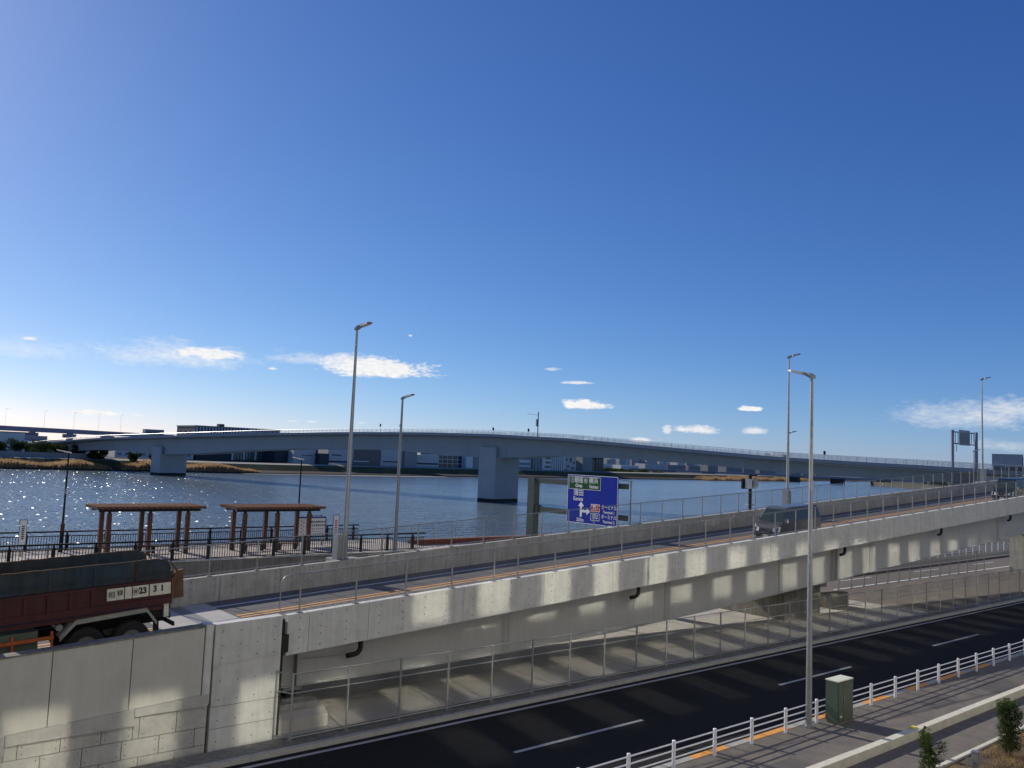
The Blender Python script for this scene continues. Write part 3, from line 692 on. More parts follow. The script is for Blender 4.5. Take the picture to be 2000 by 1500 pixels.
# ------------------------------------------------------------------ street lamps
def street_lamp(label, loc, h, head_dir, base='flange', r0=.11, r1=.055, head=.95, group='tall street lamps', m='galv'):
    x, y, z = loc
    l = thing('street_lamp', label, 'street lamp', loc, group)
    MB().tube((x,y,z),(x,y,z+h),r0,r1,n=8).build('pole', m, l, smooth=False)
    d = Vector(head_dir).normalized(); sd = d.cross(Vector((0,0,1)))
    o = Vector((x,y,z+h)); tilt = Vector((0,0,.26))
    e = d+tilt
    a = o-d*.12-Vector((0,0,.06)); 
    def pt(k, w, up): return a+e*k+sd*w+Vector((0,0,up))
    vs = []; secs = [(0,.07,.0,.11),(.16,.085,-.02,.17),(.34,.075,.03,.15),(.42,.16,.04,.15),(head*.85,.16,.05,.13),(head,.1,.07,.1)]
    for k, w, lo, hi in secs: vs += [pt(k,-w,lo), pt(k,w,lo), pt(k,w*.8,hi), pt(k,-w*.8,hi)]
    fs = [(0,1,2,3),(23,22,21,20)]
    for i in range(5):
        for k in range(4): fs.append((i*4+k, i*4+(k+1)%4, (i+1)*4+(k+1)%4, (i+1)*4+k))
    hd = MB().add(vs, fs).build('lamp_head', 'lamp_grey', l)
    MB().add([pt(.46,-.12,.032), pt(.46,.12,.032), pt(head*.83,.12,.043), pt(head*.83,-.12,.043)], [(0,1,2,3)]).build('lens', 'lamp_glass', hd)
    if base == 'flange':
        MB().tube((x,y,z),(x,y,z+.05),r0+.1,n=12).build('base_flange', m, l)
    return l
street_lamp('tall grey street lamp on the pavement beside the green cabinet', (27.9,16.26,.12), 12.35, (0,1,0), r0=.115, head=1.05)
street_lamp('tallest street lamp left of centre on the far ramp parapet behind grey boxes', (19.38,34.45,4.05), 10.75, (.35,-1,0), r0=.13)
street_lamp('street lamp standing on the promenade edge by the end of the black railing', (31.4,49.0,2.4), 10.45, (.35,-1,0), r0=.14, r1=.07, head=1.1, m='galv_dark')
street_lamp('tall street lamp on the far ramp parapet behind the grey van', (55.9,34.45,P(55.9)-.2), 11.1, (.35,-1,0), r0=.12)
street_lamp('shorter street lamp beyond the ramp just right of the one behind the van', (79.6,49.0,2.4), 10.45, (.35,-1,0), r0=.13, m='galv_dark')
street_lamp('tall street lamp between the bridge sign gantry and the container lorry', (91.6,34.45,P(91.6)-.2), 10.5, (.35,-1,0), r0=.12)
street_lamp('low street lamp in front of the bridge sign gantry at the right', (127.3,49.0,2.4), 10.3, (.35,-1,0), r0=.12, m='galv_dark')
def lamp_box(x, label, n=2):
    b = thing('lamp_cabinet', label, 'cabinet', (x, 34.3, P(x)-.4), 'cabinets at the ramp lamp bases')
    MB().box((x-.65,34.01,P(x)-.9),(x+.65,34.95,P(x)-.02)).build('bracket', 'concrete', b)
    MB().box((x-.6,34.05,P(x)-.018),(x-.34,34.5,P(x)+1.1)).build('box', 'galv', b)
    MB().box((x-.31,34.05,P(x)-.018),(x-.16,34.5,P(x)+1.0)).build('box', 'galv_dark', b)
lamp_box(19.38, 'grey steel boxes at the foot of the tallest lamp left of centre'); lamp_box(55.9, 'grey steel boxes at the foot of the lamp behind the van'); lamp_box(91.6, 'grey steel boxes at the foot of the lamp near the right edge')

# ------------------------------------------------------------------ blue direction sign
sg = thing('road_sign', 'big blue direction sign with green panel on a grey green cantilever frame', 'road sign', (38.0, 42.65, 0))
MB().box((37.85,42.3,0),(38.35,42.95,7.85)).build('post', 'gantry_green', sg)
MB().box((37.95,34.2,7.5),(38.25,42.3,7.82)).build('beam', 'gantry_green', sg); MB().box((37.95,34.2,5.62),(38.25,42.3,5.94)).build('beam', 'gantry_green', sg)
MB().box((37.9,42.0,5.5),(38.3,42.298,6.05)).build('beam_flange', 'gantry_green', sg)
pn = MB().box((37.84,34.72,5.2),(37.9,39.05,8.2)).build('sign_panel', 'sign_blue', sg)
def su(u, v, d=0.0): return (37.835-d, 39.05-u, 5.2+v)
def srect(mb, u0, v0, u1, v1, d=0.0, mi=0): mb.add([su(u0,v0,d), su(u1,v0,d), su(u1,v1,d), su(u0,v1,d)], [(0,1,2,3)], mi)
mb = MB()
for u0, v0, u1, v1 in ((0,0,4.33,.03),(0,2.97,4.33,3.0),(0,.03,.03,2.97),(4.3,.03,4.33,2.97)): srect(mb,u0,v0,u1,v1,.002)
mb.build('border', 'sign_white', pn, recalc=False)
mb = MB(); srect(mb,.1,2.1,2.9,2.9,.002); gp = mb.build('green_panel', 'sign_green', pn, recalc=False)
mb = MB()
for u0, v0, u1, v1 in ((.1,2.1,2.9,2.125),(.1,2.875,2.9,2.9),(.1,2.125,.125,2.875),(2.875,2.125,2.9,2.875)): srect(mb,u0,v0,u1,v1,.004)
fn2 = lambda cu, cv: (lambda u, v: su(cu+u, cv+v, .005))
letters(mb, '銀座', .40, fn2(1.0,2.66), bold=.003); letters(mb, '横浜', .40, fn2(2.28,2.66), bold=.003)
letters(mb, 'Ginza', .30, fn2(1.0,2.33), bold=.006, sx=.9); letters(mb, 'Yokohama', .30, fn2(2.3,2.31), bold=.006, sx=.62)
for cu, t_ in ((.42,'1'),(1.62,'K1')):
    ring = [(.15*math.cos(a_), .17*math.sin(a_)) for a_ in [2*math.pi*i/20 for i in range(20)]]
    sh = [(x_, (y_ if y_ < .0 else min(y_*1.1,.13))-.0) for x_, y_ in ring]
    vs = [su(cu+x_, 2.66+y_, .005) for x_, y_ in sh]+[su(cu+x_*.83, 2.66+y_*.83, .005) for x_, y_ in sh]
    mb.add(vs, [(i,(i+1)%20,(i+1)%20+20,i+20) for i in range(20)])
    letters(mb, t_, .17, fn2(cu,2.66), bold=.006)
mb.build('green_panel_lettering', 'sign_white', pn, recalc=False)
mb = MB()
letters(mb, '蒲田', .42, fn2(1.0,1.86), bold=.003, sx=1.08); letters(mb, 'Kamata', .34, fn2(.98,1.5), bold=.006, sx=.85)
letters(mb, '250m', .30, fn2(1.2,.2), bold=.006, sx=.95)
srect(mb,1.17,.4,1.35,1.05,.005); mb.add([su(1.0,1.05,.005),su(1.52,1.05,.005),su(1.26,1.36,.005)], [(0,1,2)])
srect(mb,1.35,.68,1.75,.84,.005); mb.add([su(1.75,.53,.005),su(2.08,.76,.005),su(1.75,.99,.005)], [(0,1,2)])
letters(mb, 'ターミナル', .29, fn2(3.65,1.1), bold=.004, sx=.88); letters(mb, 'Terminal 1', .23, fn2(3.65,.82), bold=.005, sx=.95)
letters(mb, 'ターミナル', .29, fn2(3.65,.52), bold=.004, sx=.88); letters(mb, 'Terminal 2', .23, fn2(3.65,.24), bold=.005, sx=.95)
for v0 in (.79, .24):
    for u0, w0, u1, w1 in ((2.12,v0,2.88,v0+.035),(2.12,v0+.425,2.88,v0+.46),(2.12,v0+.035,2.155,v0+.425),(2.845,v0+.035,2.88,v0+.425)): srect(mb,u0,w0,u1,w1,.007)
letters(mb, '第1', .33, fn2(2.5,1.02), bold=.005); letters(mb, '第2', .33, fn2(2.5,.47), bold=.005)
mb.build('lettering', 'sign_white', pn, recalc=False)
mb = MB(); srect(mb,2.14,.81,2.86,1.23,.003); mb.build('red_badge', 'sign_red', pn, recalc=False)
tp = thing('thin_pole', 'thin dark pole with a short arm right of the blue direction sign', 'pole', (38.0, 34.2, P(38)))
MB().tube((38.6,34.35,4.0),(38.6,34.35,8.0),.045,n=8).build('post', 'galv_dark', tp); MB().tube((38.6,34.3,7.97),(38.4,35.2,8.07),.03,n=6).build('arm', 'galv_dark', tp)
bp = thing('signal_post', 'black post with pale box on top behind the far ramp fence left of the van', 'post', (54.2, 36.5, 0))
MB().tube((54.2,36.5,0),(54.2,36.5,8.62),.12,n=10).build('post', 'black_metal', bp)
MB().box((53.9,36.15,7.55),(54.5,36.75,8.25)).build('box', 'galv', bp); MB().box((53.85,36.9,7.5),(54.45,37.05,8.25)).build('box', 'black_metal', bp); MB().box((54.0,35.85,7.7),(54.3,36.1,8.15)).build('box', 'galv', bp)
MB().tube((54.2,36.1,6.35),(54.2,36.9,6.35),.05,n=6).build('clamp', 'galv', bp)

# ------------------------------------------------------------------ green roadside cabinet
cb = thing('roadside_cabinet', 'olive green utility cabinet with pale top on the pavement', 'cabinet', (29.4, 15.95, .12))
MB().box((28.98,15.76,.12),(29.98,16.2,.2)).build('plinth', 'concrete_old', cb)
MB().box((28.95,15.74,.2),(30.0,16.22,1.6)).build('body', 'cabinet_green', cb)
MB().box((28.94,15.73,1.602),(30.01,16.23,1.64)).build('top', 'cabinet_top', cb)
for a, b in ((28.97,29.27),(29.29,29.98)):
    dr = MB().box((a,15.722,.24),(b,15.738,1.57)).build('door', 'cabinet_green', cb)
    MB().box((b-.1 if a < 29 else a+.04,15.71,.95),(b-.07 if a < 29 else a+.07,15.721,1.1)).build('handle', 'galv_dark', dr)
mb = MB(); mb.quad((29.05,15.718,.36),(29.2,15.718,.36),(29.2,15.718,.44),(29.05,15.718,.44)); mb.build('sticker', 'plate_cream', cb)

# ------------------------------------------------------------------ vehicles
SLOPE = math.atan(.0612)
def wheel(parent, x, y, r, w, side, rim_r, mats=('tyre','rim_grey'), hubs=True):
    n = 24; prof = [(rim_r, -w/2), (r*.93, -w/2), (r, -w/2+.04), (r, w/2-.04), (r*.93, w/2), (rim_r, w/2)]
    vs = []; fs = []
    for i in range(n):
        a = 2*math.pi*i/n
        for rr, yy in prof: vs.append((x+rr*math.cos(a), y+yy, r+rr*math.sin(a)))
    for i in range(n):
        for k in range(5): fs.append((i*6+k, i*6+k+1, ((i+1)%n)*6+k+1, ((i+1)%n)*6+k))
    t = MB().add(vs, fs).build('wheel', mats[0], parent, smooth=False)
    mb = MB(); yo = y+side*(w/2-.05); mb.tube((x,yo-side*.1,r),(x,yo,r),rim_r,n=20)
    if hubs:
        mb.tube((x,yo,r),(x,yo+side*.06,r),rim_r*.45,rim_r*.38,n=12)
        for i in range(8): a = 2*math.pi*i/8; mb.tube((x+rim_r*.62*math.cos(a),yo,r+rim_r*.62*math.sin(a)),(x+rim_r*.62*math.cos(a),yo+side*.03,r+rim_r*.62*math.sin(a)),.025,n=6)
    mb.build('rim', mats[1], t)
    return t
def van(label, s_mid, t_mid, body_m, roof_m, group='vans'):
    v = thing('van', label, 'van', (s_mid, t_mid, deck(s_mid)+.002), None, (0, SLOPE, math.pi), local=True)
    W = .845; WT = .70
    # side profile, x forward; front at +2.33
    low = [(-2.33,.3),(-2.33,1.22),(1.80,1.22),(2.10,1.13),(2.27,.93),(2.34,.6),(2.31,.24),(1.95,.22),(-2.1,.22)]
    up = [(-2.33,1.22),(-2.31,1.4),(-2.24,1.95),(-2.1,2.03),(1.0,2.06),(1.14,1.99),(1.80,1.22)]
    def wy(z): return W if z <= 1.22 else W-(z-1.22)/.82*(W-WT)
    mb = MB()
    for sgn in (1, -1):
        o = len(mb.v); mb.v += [(x, sgn*(W-.07*max(0,(x-2.0)/.34)), z) for x, z in low]; mb.f.append(tuple(range(o, o+len(low)))); mb.m.append(0)
        o = len(mb.v); mb.v += [(x, sgn*wy(z), z) for x, z in up]; mb.f.append(tuple(range(o, o+len(up)))); mb.m.append(0)
    nl, nu = len(low), len(up); o2_ = nl+nu
    for i in range(nl):
        j = (i+1) % nl
        if (i, j) == (1, 2): continue
        mb.f.append((i, j, j+o2_, i+o2_)); mb.m.append(0)
    for i in range(nu-1): mb.f.append((nl+i, nl+i+1, nl+i+1+o2_, nl+i+o2_)); mb.m.append(1 if 2 <= i <= 4 else 0)
    b = mb.build('body', [body_m, roof_m], v)
    bv = b.modifiers.new('bevel', 'BEVEL'); bv.width = .05; bv.segments = 3; bv.limit_method = 'ANGLE'; bv.angle_limit = R_(25)
    # windows follow the leaning sides
    def side_win(x0, x1, xt0, xt1, sgn, name='side_window'):
        z0, z1 = 1.28, 1.82; e = .006
        MB().add([(x0, sgn*(wy(z0)+e), z0), (x1, sgn*(wy(z0)+e), z0), (xt1, sgn*(wy(z1)+e), z1), (xt0, sgn*(wy(z1)+e), z1)], [(0,1,2,3) if sgn < 0 else (3,2,1,0)]).build(name, 'glass_dark', v, recalc=False)
    for sgn in (1, -1):
        side_win(-2.2,-1.0,-2.13,-1.0,sgn); side_win(-.93,.32,-.93,.32,sgn); side_win(.42,1.62,.42,1.22,sgn)
        # door seams, handles
        for xx in (-1.0, .37): MB().box((xx-.006, sgn*(W+.002)-.004, .35),(xx+.006, sgn*(W+.002)+.004, 1.2)).build('door_seam', 'black_plastic', v)
        MB().box((.5, sgn*(W+.012)-.012, 1.08),(.72, sgn*(W+.012)+.012, 1.12)).build('door_handle', 'chrome', v)
        ya, yb = sorted((sgn*.86, sgn*1.03)); m_ = MB().box((1.56, ya, 1.2),(1.70, yb, 1.46))
        m_.build('mirror', 'chrome', v)
        # wheel arches
        for wx in (1.42, -1.25):
            mb = MB(); ring = [(wx+.36*math.cos(a_), .34+.36*math.sin(a_)) for a_ in [math.pi*i/12 for i in range(13)]]
            mb.add([(x, sgn*(W+.004), max(z,.2)) for x, z in ring]+[(wx-.36, sgn*(W+.004), .2), (wx+.36, sgn*(W+.004), .2)][0:2], [tuple(range(15))]); mb.build('wheel_arch', 'black_plastic', v, recalc=False)
            wheel(v, wx, sgn*(W-.09), .325, .2, sgn, .2, hubs=False)
        # headlamp
        MB().hexa([(2.345,sgn*.44,.72),(2.30,sgn*.78,.72),(2.2,sgn*.856,.74),(2.1,sgn*.5,.72)], [(2.30,sgn*.46,.90),(2.22,sgn*.78,1.0),(2.08,sgn*.856,1.02),(2.05,sgn*.5,.98)]).build('headlamp', 'headlamp', v)
        MB().box((2.325,sgn*.62-.09,.36),(2.345,sgn*.62+.09,.44)).build('fog_lamp', 'headlamp', v)
        MB().box((-2.345,sgn*.74-.07,.7),(-2.335,sgn*.74+.07,1.3)).build('tail_lamp', 'sign_red', v)
    # windscreen
    def ws(k, z0): return 1.14+(1.80-1.14)*(1.99-z0)/(1.99-1.22)
    e = .012
    MB().add([(ws(0,1.26)+e,-wy(1.26)+.05,1.26),(ws(0,1.26)+e,wy(1.26)-.05,1.26),(ws(0,1.93)+e,wy(1.93)-.05,1.93),(ws(0,1.93)+e,-wy(1.93)+.05,1.93)], [(0,1,2,3)]).build('windscreen', 'glass_green', v, recalc=False)
    MB().box((2.31,-.42,.66),(2.35,.42,.88)).build('grille', 'black_plastic', v)
    for z in (.70, .78, .86): MB().box((2.351,-.42,z-.008),(2.358,.42,z+.008)).build('grille_bar', 'chrome', v)
    MB().path([(2.362,-.36,.9),(2.366,-.2,.66),(2.366,.2,.66),(2.362,.36,.9)], .018, 6).build('grille_trim', 'chrome', v)
    MB().box((2.33,-.62,.30),(2.36,.62,.50)).build('lower_grille', 'black_plastic', v)
    pl = MB().box((2.362,-.165,.38),(2.372,.165,.545)).build('number_plate', 'plate_cream', v)
    MB().box((-2.35,-.6,1.2),(-2.338,.6,1.8)).build('rear_window', 'glass_dark', v)
    MB().path([(1.84,-.55,1.22),(1.80,-.1,1.3),(1.78,.3,1.3)], .012, 5).build('wiper', 'black_plastic', v)
    return v
van('dark grey van coming down the ramp behind the near lamp pole', 45.62, 28.05, 'van_grey', 'van_roof')
van('black van with blue black roof at the right edge on the ramp', 81.0, 28.05, 'van_black', 'van_black')

def dump_truck():
    s0 = 8.22; t0 = 28.35
    T = thing('dump_truck', 'dark red dump truck with blue boards and cream number plates heading left', 'truck', (s0, t0, deck(s0)+.03), None, (0, math.atan(.06), math.pi), local=True)
    HW = 1.245
    # local x = s0 - s ; y positive towards the viewer's side
    bed0, bed1 = -1.14, 3.52
    fr = MB().box((-1.25,-.42,.78),(6.1,-.28,1.05)).box((-1.25,.28,.78),(6.1,.42,1.05))
    for x in (-1.2, .1, 1.4, 2.7, 4.2): fr.box((x-.06,-.28,.82),(x+.06,.28,1.0))
    fr.build('chassis', 'black_metal', T)
    MB().box((bed0,-HW+.06,1.3),(bed1,HW-.06,1.42)).build('bed_floor', 'truck_red', T)
    for sgn in (1, -1):
        # lower red side with ribs
        y0, y1 = sorted((sgn*(HW-.07), sgn*HW))
        sd = MB().box((bed0,y0,1.5),(bed1,y1,2.22)).build('side_board', 'truck_red', T)
        for x in [bed1-.06-.585*k for k in range(5)]:
            a, b = sorted((sgn*(HW+.002), sgn*(HW+.05))); MB().box((x-.05,a,1.68),(x+.05,b,2.16)).build('rib', 'truck_red', sd)
        a, b = sorted((sgn*(HW+.001), sgn*(HW+.06))); MB().box((bed0,a,1.48),(bed1,b,1.675)).build('lower_rail', 'truck_red', sd)
        MB().box((bed0,a,2.165),(bed1,b,2.225)).build('upper_rail', 'truck_red', sd)
        # blue upper boards, leaning a little outward, cut corner at the rear
        yb, yt, th = sgn*(HW-.06), sgn*(HW-.02), .035
        poly = [(bed0+.02,2.23),(bed1,2.23),(bed1,2.86),(bed0+.35,2.86),(bed0+.1,2.78),(bed0+.02,2.6)]
        vs = []
        for off in (0, th):
            for x, z in poly: vs.append((x, sgn*(HW-.06+(z-2.23)*.05)-sgn*off, z))
        n = len(poly)
        bb = MB().add(vs, [tuple(range(n)), tuple(range(2*n-1, n-1, -1))]+[(i,(i+1)%n,(i+1)%n+n,i+n) for i in range(n)]).build('blue_board', 'truck_blue', T)
        for x in (bed0+1.02, bed0+2.2, bed0+3.4):
            a, b = sorted((sgn*(HW-.055), sgn*(HW-.012))); MB().box((x-.03,a,2.24),(x+.03,b,2.82)).build('batten', 'truck_red' if x < 0 else 'truck_blue', bb)
        a, b = sorted((sgn*(HW-.06), sgn*(HW+.0))); MB().box((bed0+.02,a,2.40),(bed1,b,2.44)).build('batten', 'truck_blue', bb)
        mb = MB(); x = bed0+.4
        while x < bed1:
            w_ = random.uniform(.1,.35); mb.box((x,min(sgn*(HW-.05),sgn*(HW-.01)),2.858),(min(x+w_,bed1),max(sgn*(HW-.05),sgn*(HW-.01)),2.862+random.uniform(.008,.03))); x += w_
        struct(mb.build('worn_edge', 'rust', bb, recalc=False), 'stuff')
        # mudguard over the rear wheels
        a, b = sorted((sgn*.72, sgn*1.24))
        mb = MB(); prof = [(-.72,.98),(-.42,1.42),(1.55,1.34),(1.98,.92)]
        for (x0,z0),(x1,z1) in zip(prof, prof[1:]):
            mb.hexa([(x0,a,z0-.02),(x1,a,z1-.02),(x1,b,z1-.02),(x0,b,z0-.02)], [(x0,a,z0),(x1,a,z1),(x1,b,z1),(x0,b,z0)])
            mb.hexa([(x0,sgn*1.22,z0-.13),(x1,sgn*1.22,z1-.13),(x1,sgn*1.245,z1-.13),(x0,sgn*1.245,z0-.13)], [(x0,sgn*1.22,z0-.021),(x1,sgn*1.22,z1-.021),(x1,sgn*1.245,z1-.021),(x0,sgn*1.245,z0-.021)])
        mb.build('mudguard', 'fender_grey', T)
        MB().box((-.78,min(sgn*.75,sgn*1.22),.45),(-.75,max(sgn*.75,sgn*1.22),.98)).build('mud_flap', 'black_plastic', T)
        for wx in (0, 1.27): wheel(T, wx, sgn*1.02, .53, .40, sgn, .30)
        wheel(T, 5.15, sgn*1.04, .51, .28, sgn, .29)
        # orange side guard with stays
        g = MB().box((2.12,min(sgn*1.15,sgn*1.2),.88),(4.3,max(sgn*1.15,sgn*1.2),.98)).box((2.12,min(sgn*1.15,sgn*1.2),.58),(4.3,max(sgn*1.15,sgn*1.2),.68))
        for x in (2.16, 3.15, 4.2): g.box((x-.03,min(sgn*1.1,sgn*1.149),.58),(x+.03,max(sgn*1.1,sgn*1.149),1.1))
        g.build('side_guard', 'truck_orange', T)
        MB().box((3.0,min(sgn*1.201,sgn*1.21),.6),(3.12,max(sgn*1.201,sgn*1.21),.66)).build('reflector', 'plate_cream', T)
    MB().box((2.5,.45,.62),(3.6,1.05,1.15)).build('fuel_tank', 'cabinet_green', T)
    MB().box((2.3,-1.05,.6),(3.2,-.45,1.1)).build('battery_box', 'black_metal', T)
    MB().tube((1.95,.5,1.15),(1.95,1.05,1.15),.1,n=10).build('air_tank', 'galv_dark', T)
    # headboard and protector over the cab
    MB().box((bed1+.002,-HW,1.4),(bed1+.1,HW,3.05)).build('headboard', 'truck_red', T)
    # rusty tailgate with posts
    tgt = MB().box((bed0-.07,-HW+.12,1.42),(bed0-.005,HW-.12,2.45)).build('tailgate', 'rust', T)
    for sgn in (1, -1):
        y0, y1 = sorted((sgn*(HW-.1), sgn*(HW+.05)))
        MB().prism([(bed0-.36,1.62),(bed0-.02,1.60),(bed0-.02,2.2),(bed0-.12,2.45),(bed0-.34,2.48)], 'y', y0, y1).build('rear_post', 'rust', T)
        MB().tube((bed0+.05,sgn*(HW-.05),2.78),(bed0-.2,sgn*(HW-.05),2.42),.025,n=6).build('gate_link', 'rust', T)
        MB().box((bed0-.08,min(sgn*.62,sgn*.95),.95),(bed0-.02,max(sgn*.62,sgn*.95),1.15)).build('tail_lamp', 'black_plastic', T)
    MB().box((bed0-.16,-1.1,.72),(bed0-.1,1.1,.84)).build('rear_bumper', 'black_metal', T)
    MB().box((bed0+.06,.95,1.06),(bed0+.2,1.2,1.46)).build('rear_light_box', 'plate_cream', T)
    MB().box((-1.05,.5,1.05),(-.6,1.1,1.30)).build('hinge_box', 'black_metal', T)
    # sheet number plates on the side
    yl = HW+.062
    for a, b, m_ in ((-1.1,-.48,'plate_cream'),(-.44,.02,'plate_cream'),(.05,.24,'plate_cream'),(.27,.74,'plate_cream')):
        MB().box((a,yl-.06,1.78),(b,yl,2.13)).build('side_plate', m_, T)
    def lf(cx, cz): return lambda u, v: (cx-u, yl+.004, cz+v)     # text runs towards the tail
    mb = MB(); letters(mb, '相', .20, lf(.62,1.94), bold=.002); letters(mb, '模', .18, lf(.38,1.97), bold=.002)
    letters(mb, '建', .11, lf(-.06,1.955), bold=.002)
    letters(mb, '23', .25, lf(-.27,1.965), bold=.012, sx=.92); letters(mb, '3', .25, lf(-.63,1.97), bold=.012, sx=.92); letters(mb, '1', .25, lf(-.84,1.97), bold=.012)
    ring = [(math.cos(2*math.pi*i/24), math.sin(2*math.pi*i/24)) for i in range(24)]
    mb.add([lf(-.06,1.96)(.088*c, .1*s) for c, s in ring]+[lf(-.06,1.96)(.074*c, .086*s) for c, s in ring], [(i,(i+1)%24,(i+1)%24+24,i+24) for i in range(24)])
    mb.build('plate_lettering', 'ink', T, recalc=False)
    # cab
    cabp = [(4.05,.75),(6.15,.55),(6.3,.7),(6.3,1.5),(6.18,2.55),(6.0,2.75),(4.15,2.8),(4.05,2.6)]
    cabo = MB().prism(cabp, 'y', -1.2, 1.2).build('cab', 'truck_cab', T)
    for sgn in (1, -1): MB().add([(4.5,sgn*1.204,1.75),(5.9,sgn*1.204,1.65),(5.8,sgn*1.204,2.5),(4.6,sgn*1.204,2.5)], [(0,1,2,3)]).build('side_window', 'glass_dark', cabo, recalc=False)
    MB().add([(6.304,-1.05,1.55),(6.304,1.05,1.55),(6.2,1.0,2.5),(6.2,-1.0,2.5)], [(0,1,2,3)]).build('windscreen', 'glass_dark', cabo, recalc=False)
    MB().box((6.2,-1.22,.45),(6.42,1.22,.8)).build('front_bumper', 'galv', T)
dump_truck()

# ------------------------------------------------------------------ promenade
ZP = 2.4
prom = struct(MB().box((-40,49.5,-5),(35.5,57.6,ZP)).build('promenade', 'paving_beige'))
pw = thing('promenade_wall', 'shaded concrete retaining wall below the black promenade railing', 'wall', (0, 49.5, 0))
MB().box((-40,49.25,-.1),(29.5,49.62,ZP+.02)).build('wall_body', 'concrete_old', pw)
MB().box((-40,49.2,ZP+.022),(34,49.75,ZP+.06)).build('coping', 'kerb_pale', pw)
def black_railing(label, a, b, y, h, step, first, thick=.075):
    r = thing('railing', label, 'railing', (a, y, ZP), 'black promenade railings')
    x = first; p0 = None
    while x < b+.01:
        if p0 is None:
            p0 = MB().box((x-thick,y-thick,ZP),(x+thick,y+thick,ZP+h*.86)).box((x-thick*.6,y-thick*.6,ZP+h*.86),(x+thick*.6,y+thick*.6,ZP+h-.03)).build('post', 'black_metal', r); x0 = x
        else:
            c = p0.copy(); COL.objects.link(c); c.location = (x-x0, 0, 0)
        x += step
    for z, q in ((h,.045),(h*.77,.028),(.12,.028)): MB().box((a,y-q,ZP+z-q),(b,y+q,ZP+z+q)).build('rail', 'black_metal', r)
    mb = MB(); x = a+.06
    while x < b: mb.box((x-.016,y-.016,ZP+.12),(x+.016,y+.016,ZP+h*.77)); x += .15
    struct(mb.build('balusters', 'black_metal', r, recalc=False), 'stuff')
    return r
black_railing('black baluster railing on the landward wall edge of the promenade', 6.5, 34.3, 49.68, 1.17, 2.05, 6.6)
black_railing('black baluster railing along the river edge of the promenade', 4.0, 33.2, 57.05, 1.12, 2.2, 6.35)
def pergola(label, posts_s, tn, tf, s0, s1):
    g = thing('pergola', label, 'pergola', (posts_s[0], (tn+tf)/2, ZP), 'wooden pergolas on the promenade')
    for s in posts_s:
        for t in (tn, tf):
            p = MB().box((s-.12,t-.12,ZP),(s+.12,t+.12,4.9)).build('post', 'wood_brown', g)
            MB().box((s-.07,t-.07,4.9),(s+.07,t+.07,5.0)).build('post_cap', 'black_metal', p)
    for t in (tn, tf): MB().box((s0+.25,t-.06,5.0),(s1-.2,t+.06,5.16)).build('beam', 'black_metal', g)
    n = 21
    for k in range(n):
        x = s0+.08+(s1-s0-.16)*k/(n-1)
        MB().prism([(tn-.45,5.165),(tf+.45,5.165),(tf+.55,5.30),(tn-.55,5.30)], 'x', x-.045, x+.045).build('rafter', 'wood_brown', g)
    n = 8
    for k in range(n):
        t = tn-.4+(tf-tn+.8)*k/(n-1)
        MB().box((s0,t-.055,5.302),(s1,t+.055,5.345)).build('slat', 'wood_roof', g)
pergola('wooden pergola on the promenade behind the dump truck', (14.2,16.5,18.75), 53.0, 54.6, 13.35, 19.7)
pergola('wooden pergola next to the white notice board', (22.0,24.2,26.45), 52.0, 53.8, 21.2, 27.4)
def bench(label, s, t, l=1.5):
    b = thing('bench', label, 'bench', (s, t, ZP), 'benches on the promenade')
    for k in range(3): MB().box((s-l/2,t-.2+.14*k,ZP+.4),(s+l/2,t-.08+.14*k,ZP+.45)).build('slat', 'wood_brown', b)
    for x in (s-l/2+.2, s+l/2-.2): MB().box((x-.06,t-.18,ZP),(x+.06,t+.18,ZP+.398)).build('leg', 'black_metal', b)
bench('low bench under the first pergola behind the truck', 17.6, 53.8); bench('low bench under the second pergola on its left', 23.1, 52.9); bench('low bench under the second pergola near the notice board', 25.4, 52.9)
# notice boards
nb = thing('notice_board', 'white notice board with blue frame and rows of black lettering', 'notice board', (27.7, 54.4, ZP))
MB().box((26.85,54.4,ZP+.62),(28.95,54.46,ZP+1.92)).build('panel', 'board_white', nb)
MB().box((26.82,54.38,ZP+1.921),(28.98,54.48,ZP+2.03)).build('top_frame', 'ink_blue', nb); MB().box((28.952,54.38,ZP+.6),(29.02,54.48,ZP+1.92)).build('side_frame', 'ink_blue', nb)
for x in (27.0, 28.8): MB().box((x-.04,54.462,ZP),(x+.04,54.55,ZP+2.0)).build('post', 'galv_dark', nb)
mb = MB()
for z, h_, gap in ((1.72,.12,.12),(1.48,.13,.15),(1.2,.07,.16)):
    x = 27.62
    while x < 28.85: mb.quad((x,54.396,ZP+z-h_),(x+random.uniform(.05,.1),54.396,ZP+z-h_),(x+random.uniform(.05,.1),54.396,ZP+z),(x,54.396,ZP+z)); x += gap
for z in (.98,.86,.76): mb.quad((27.6,54.396,ZP+z),(28.85,54.396,ZP+z),(28.85,54.396,ZP+z+.02),(27.6,54.396,ZP+z+.02))
for i in range(9): cx, cz = 27.05+.14*(i % 2)+.05, 1.75-.125*i; mb.quad((cx,54.396,ZP+cz-.06),(cx+.09,54.396,ZP+cz-.06),(cx+.09,54.396,ZP+cz),(cx,54.396,ZP+cz))
mb.build('printed_lines', 'ink', nb, recalc=False)
MB().tube((27.9,54.43,ZP+2.03),(27.9,54.43,ZP+2.15),.03,n=6).tube((28.6,54.43,ZP+2.03),(28.6,54.43,ZP+2.15),.03,n=6).tube((27.85,54.43,ZP+2.12),(28.65,54.43,ZP+2.12),.02,n=6).build('lamp_bar', 'black_metal', nb)
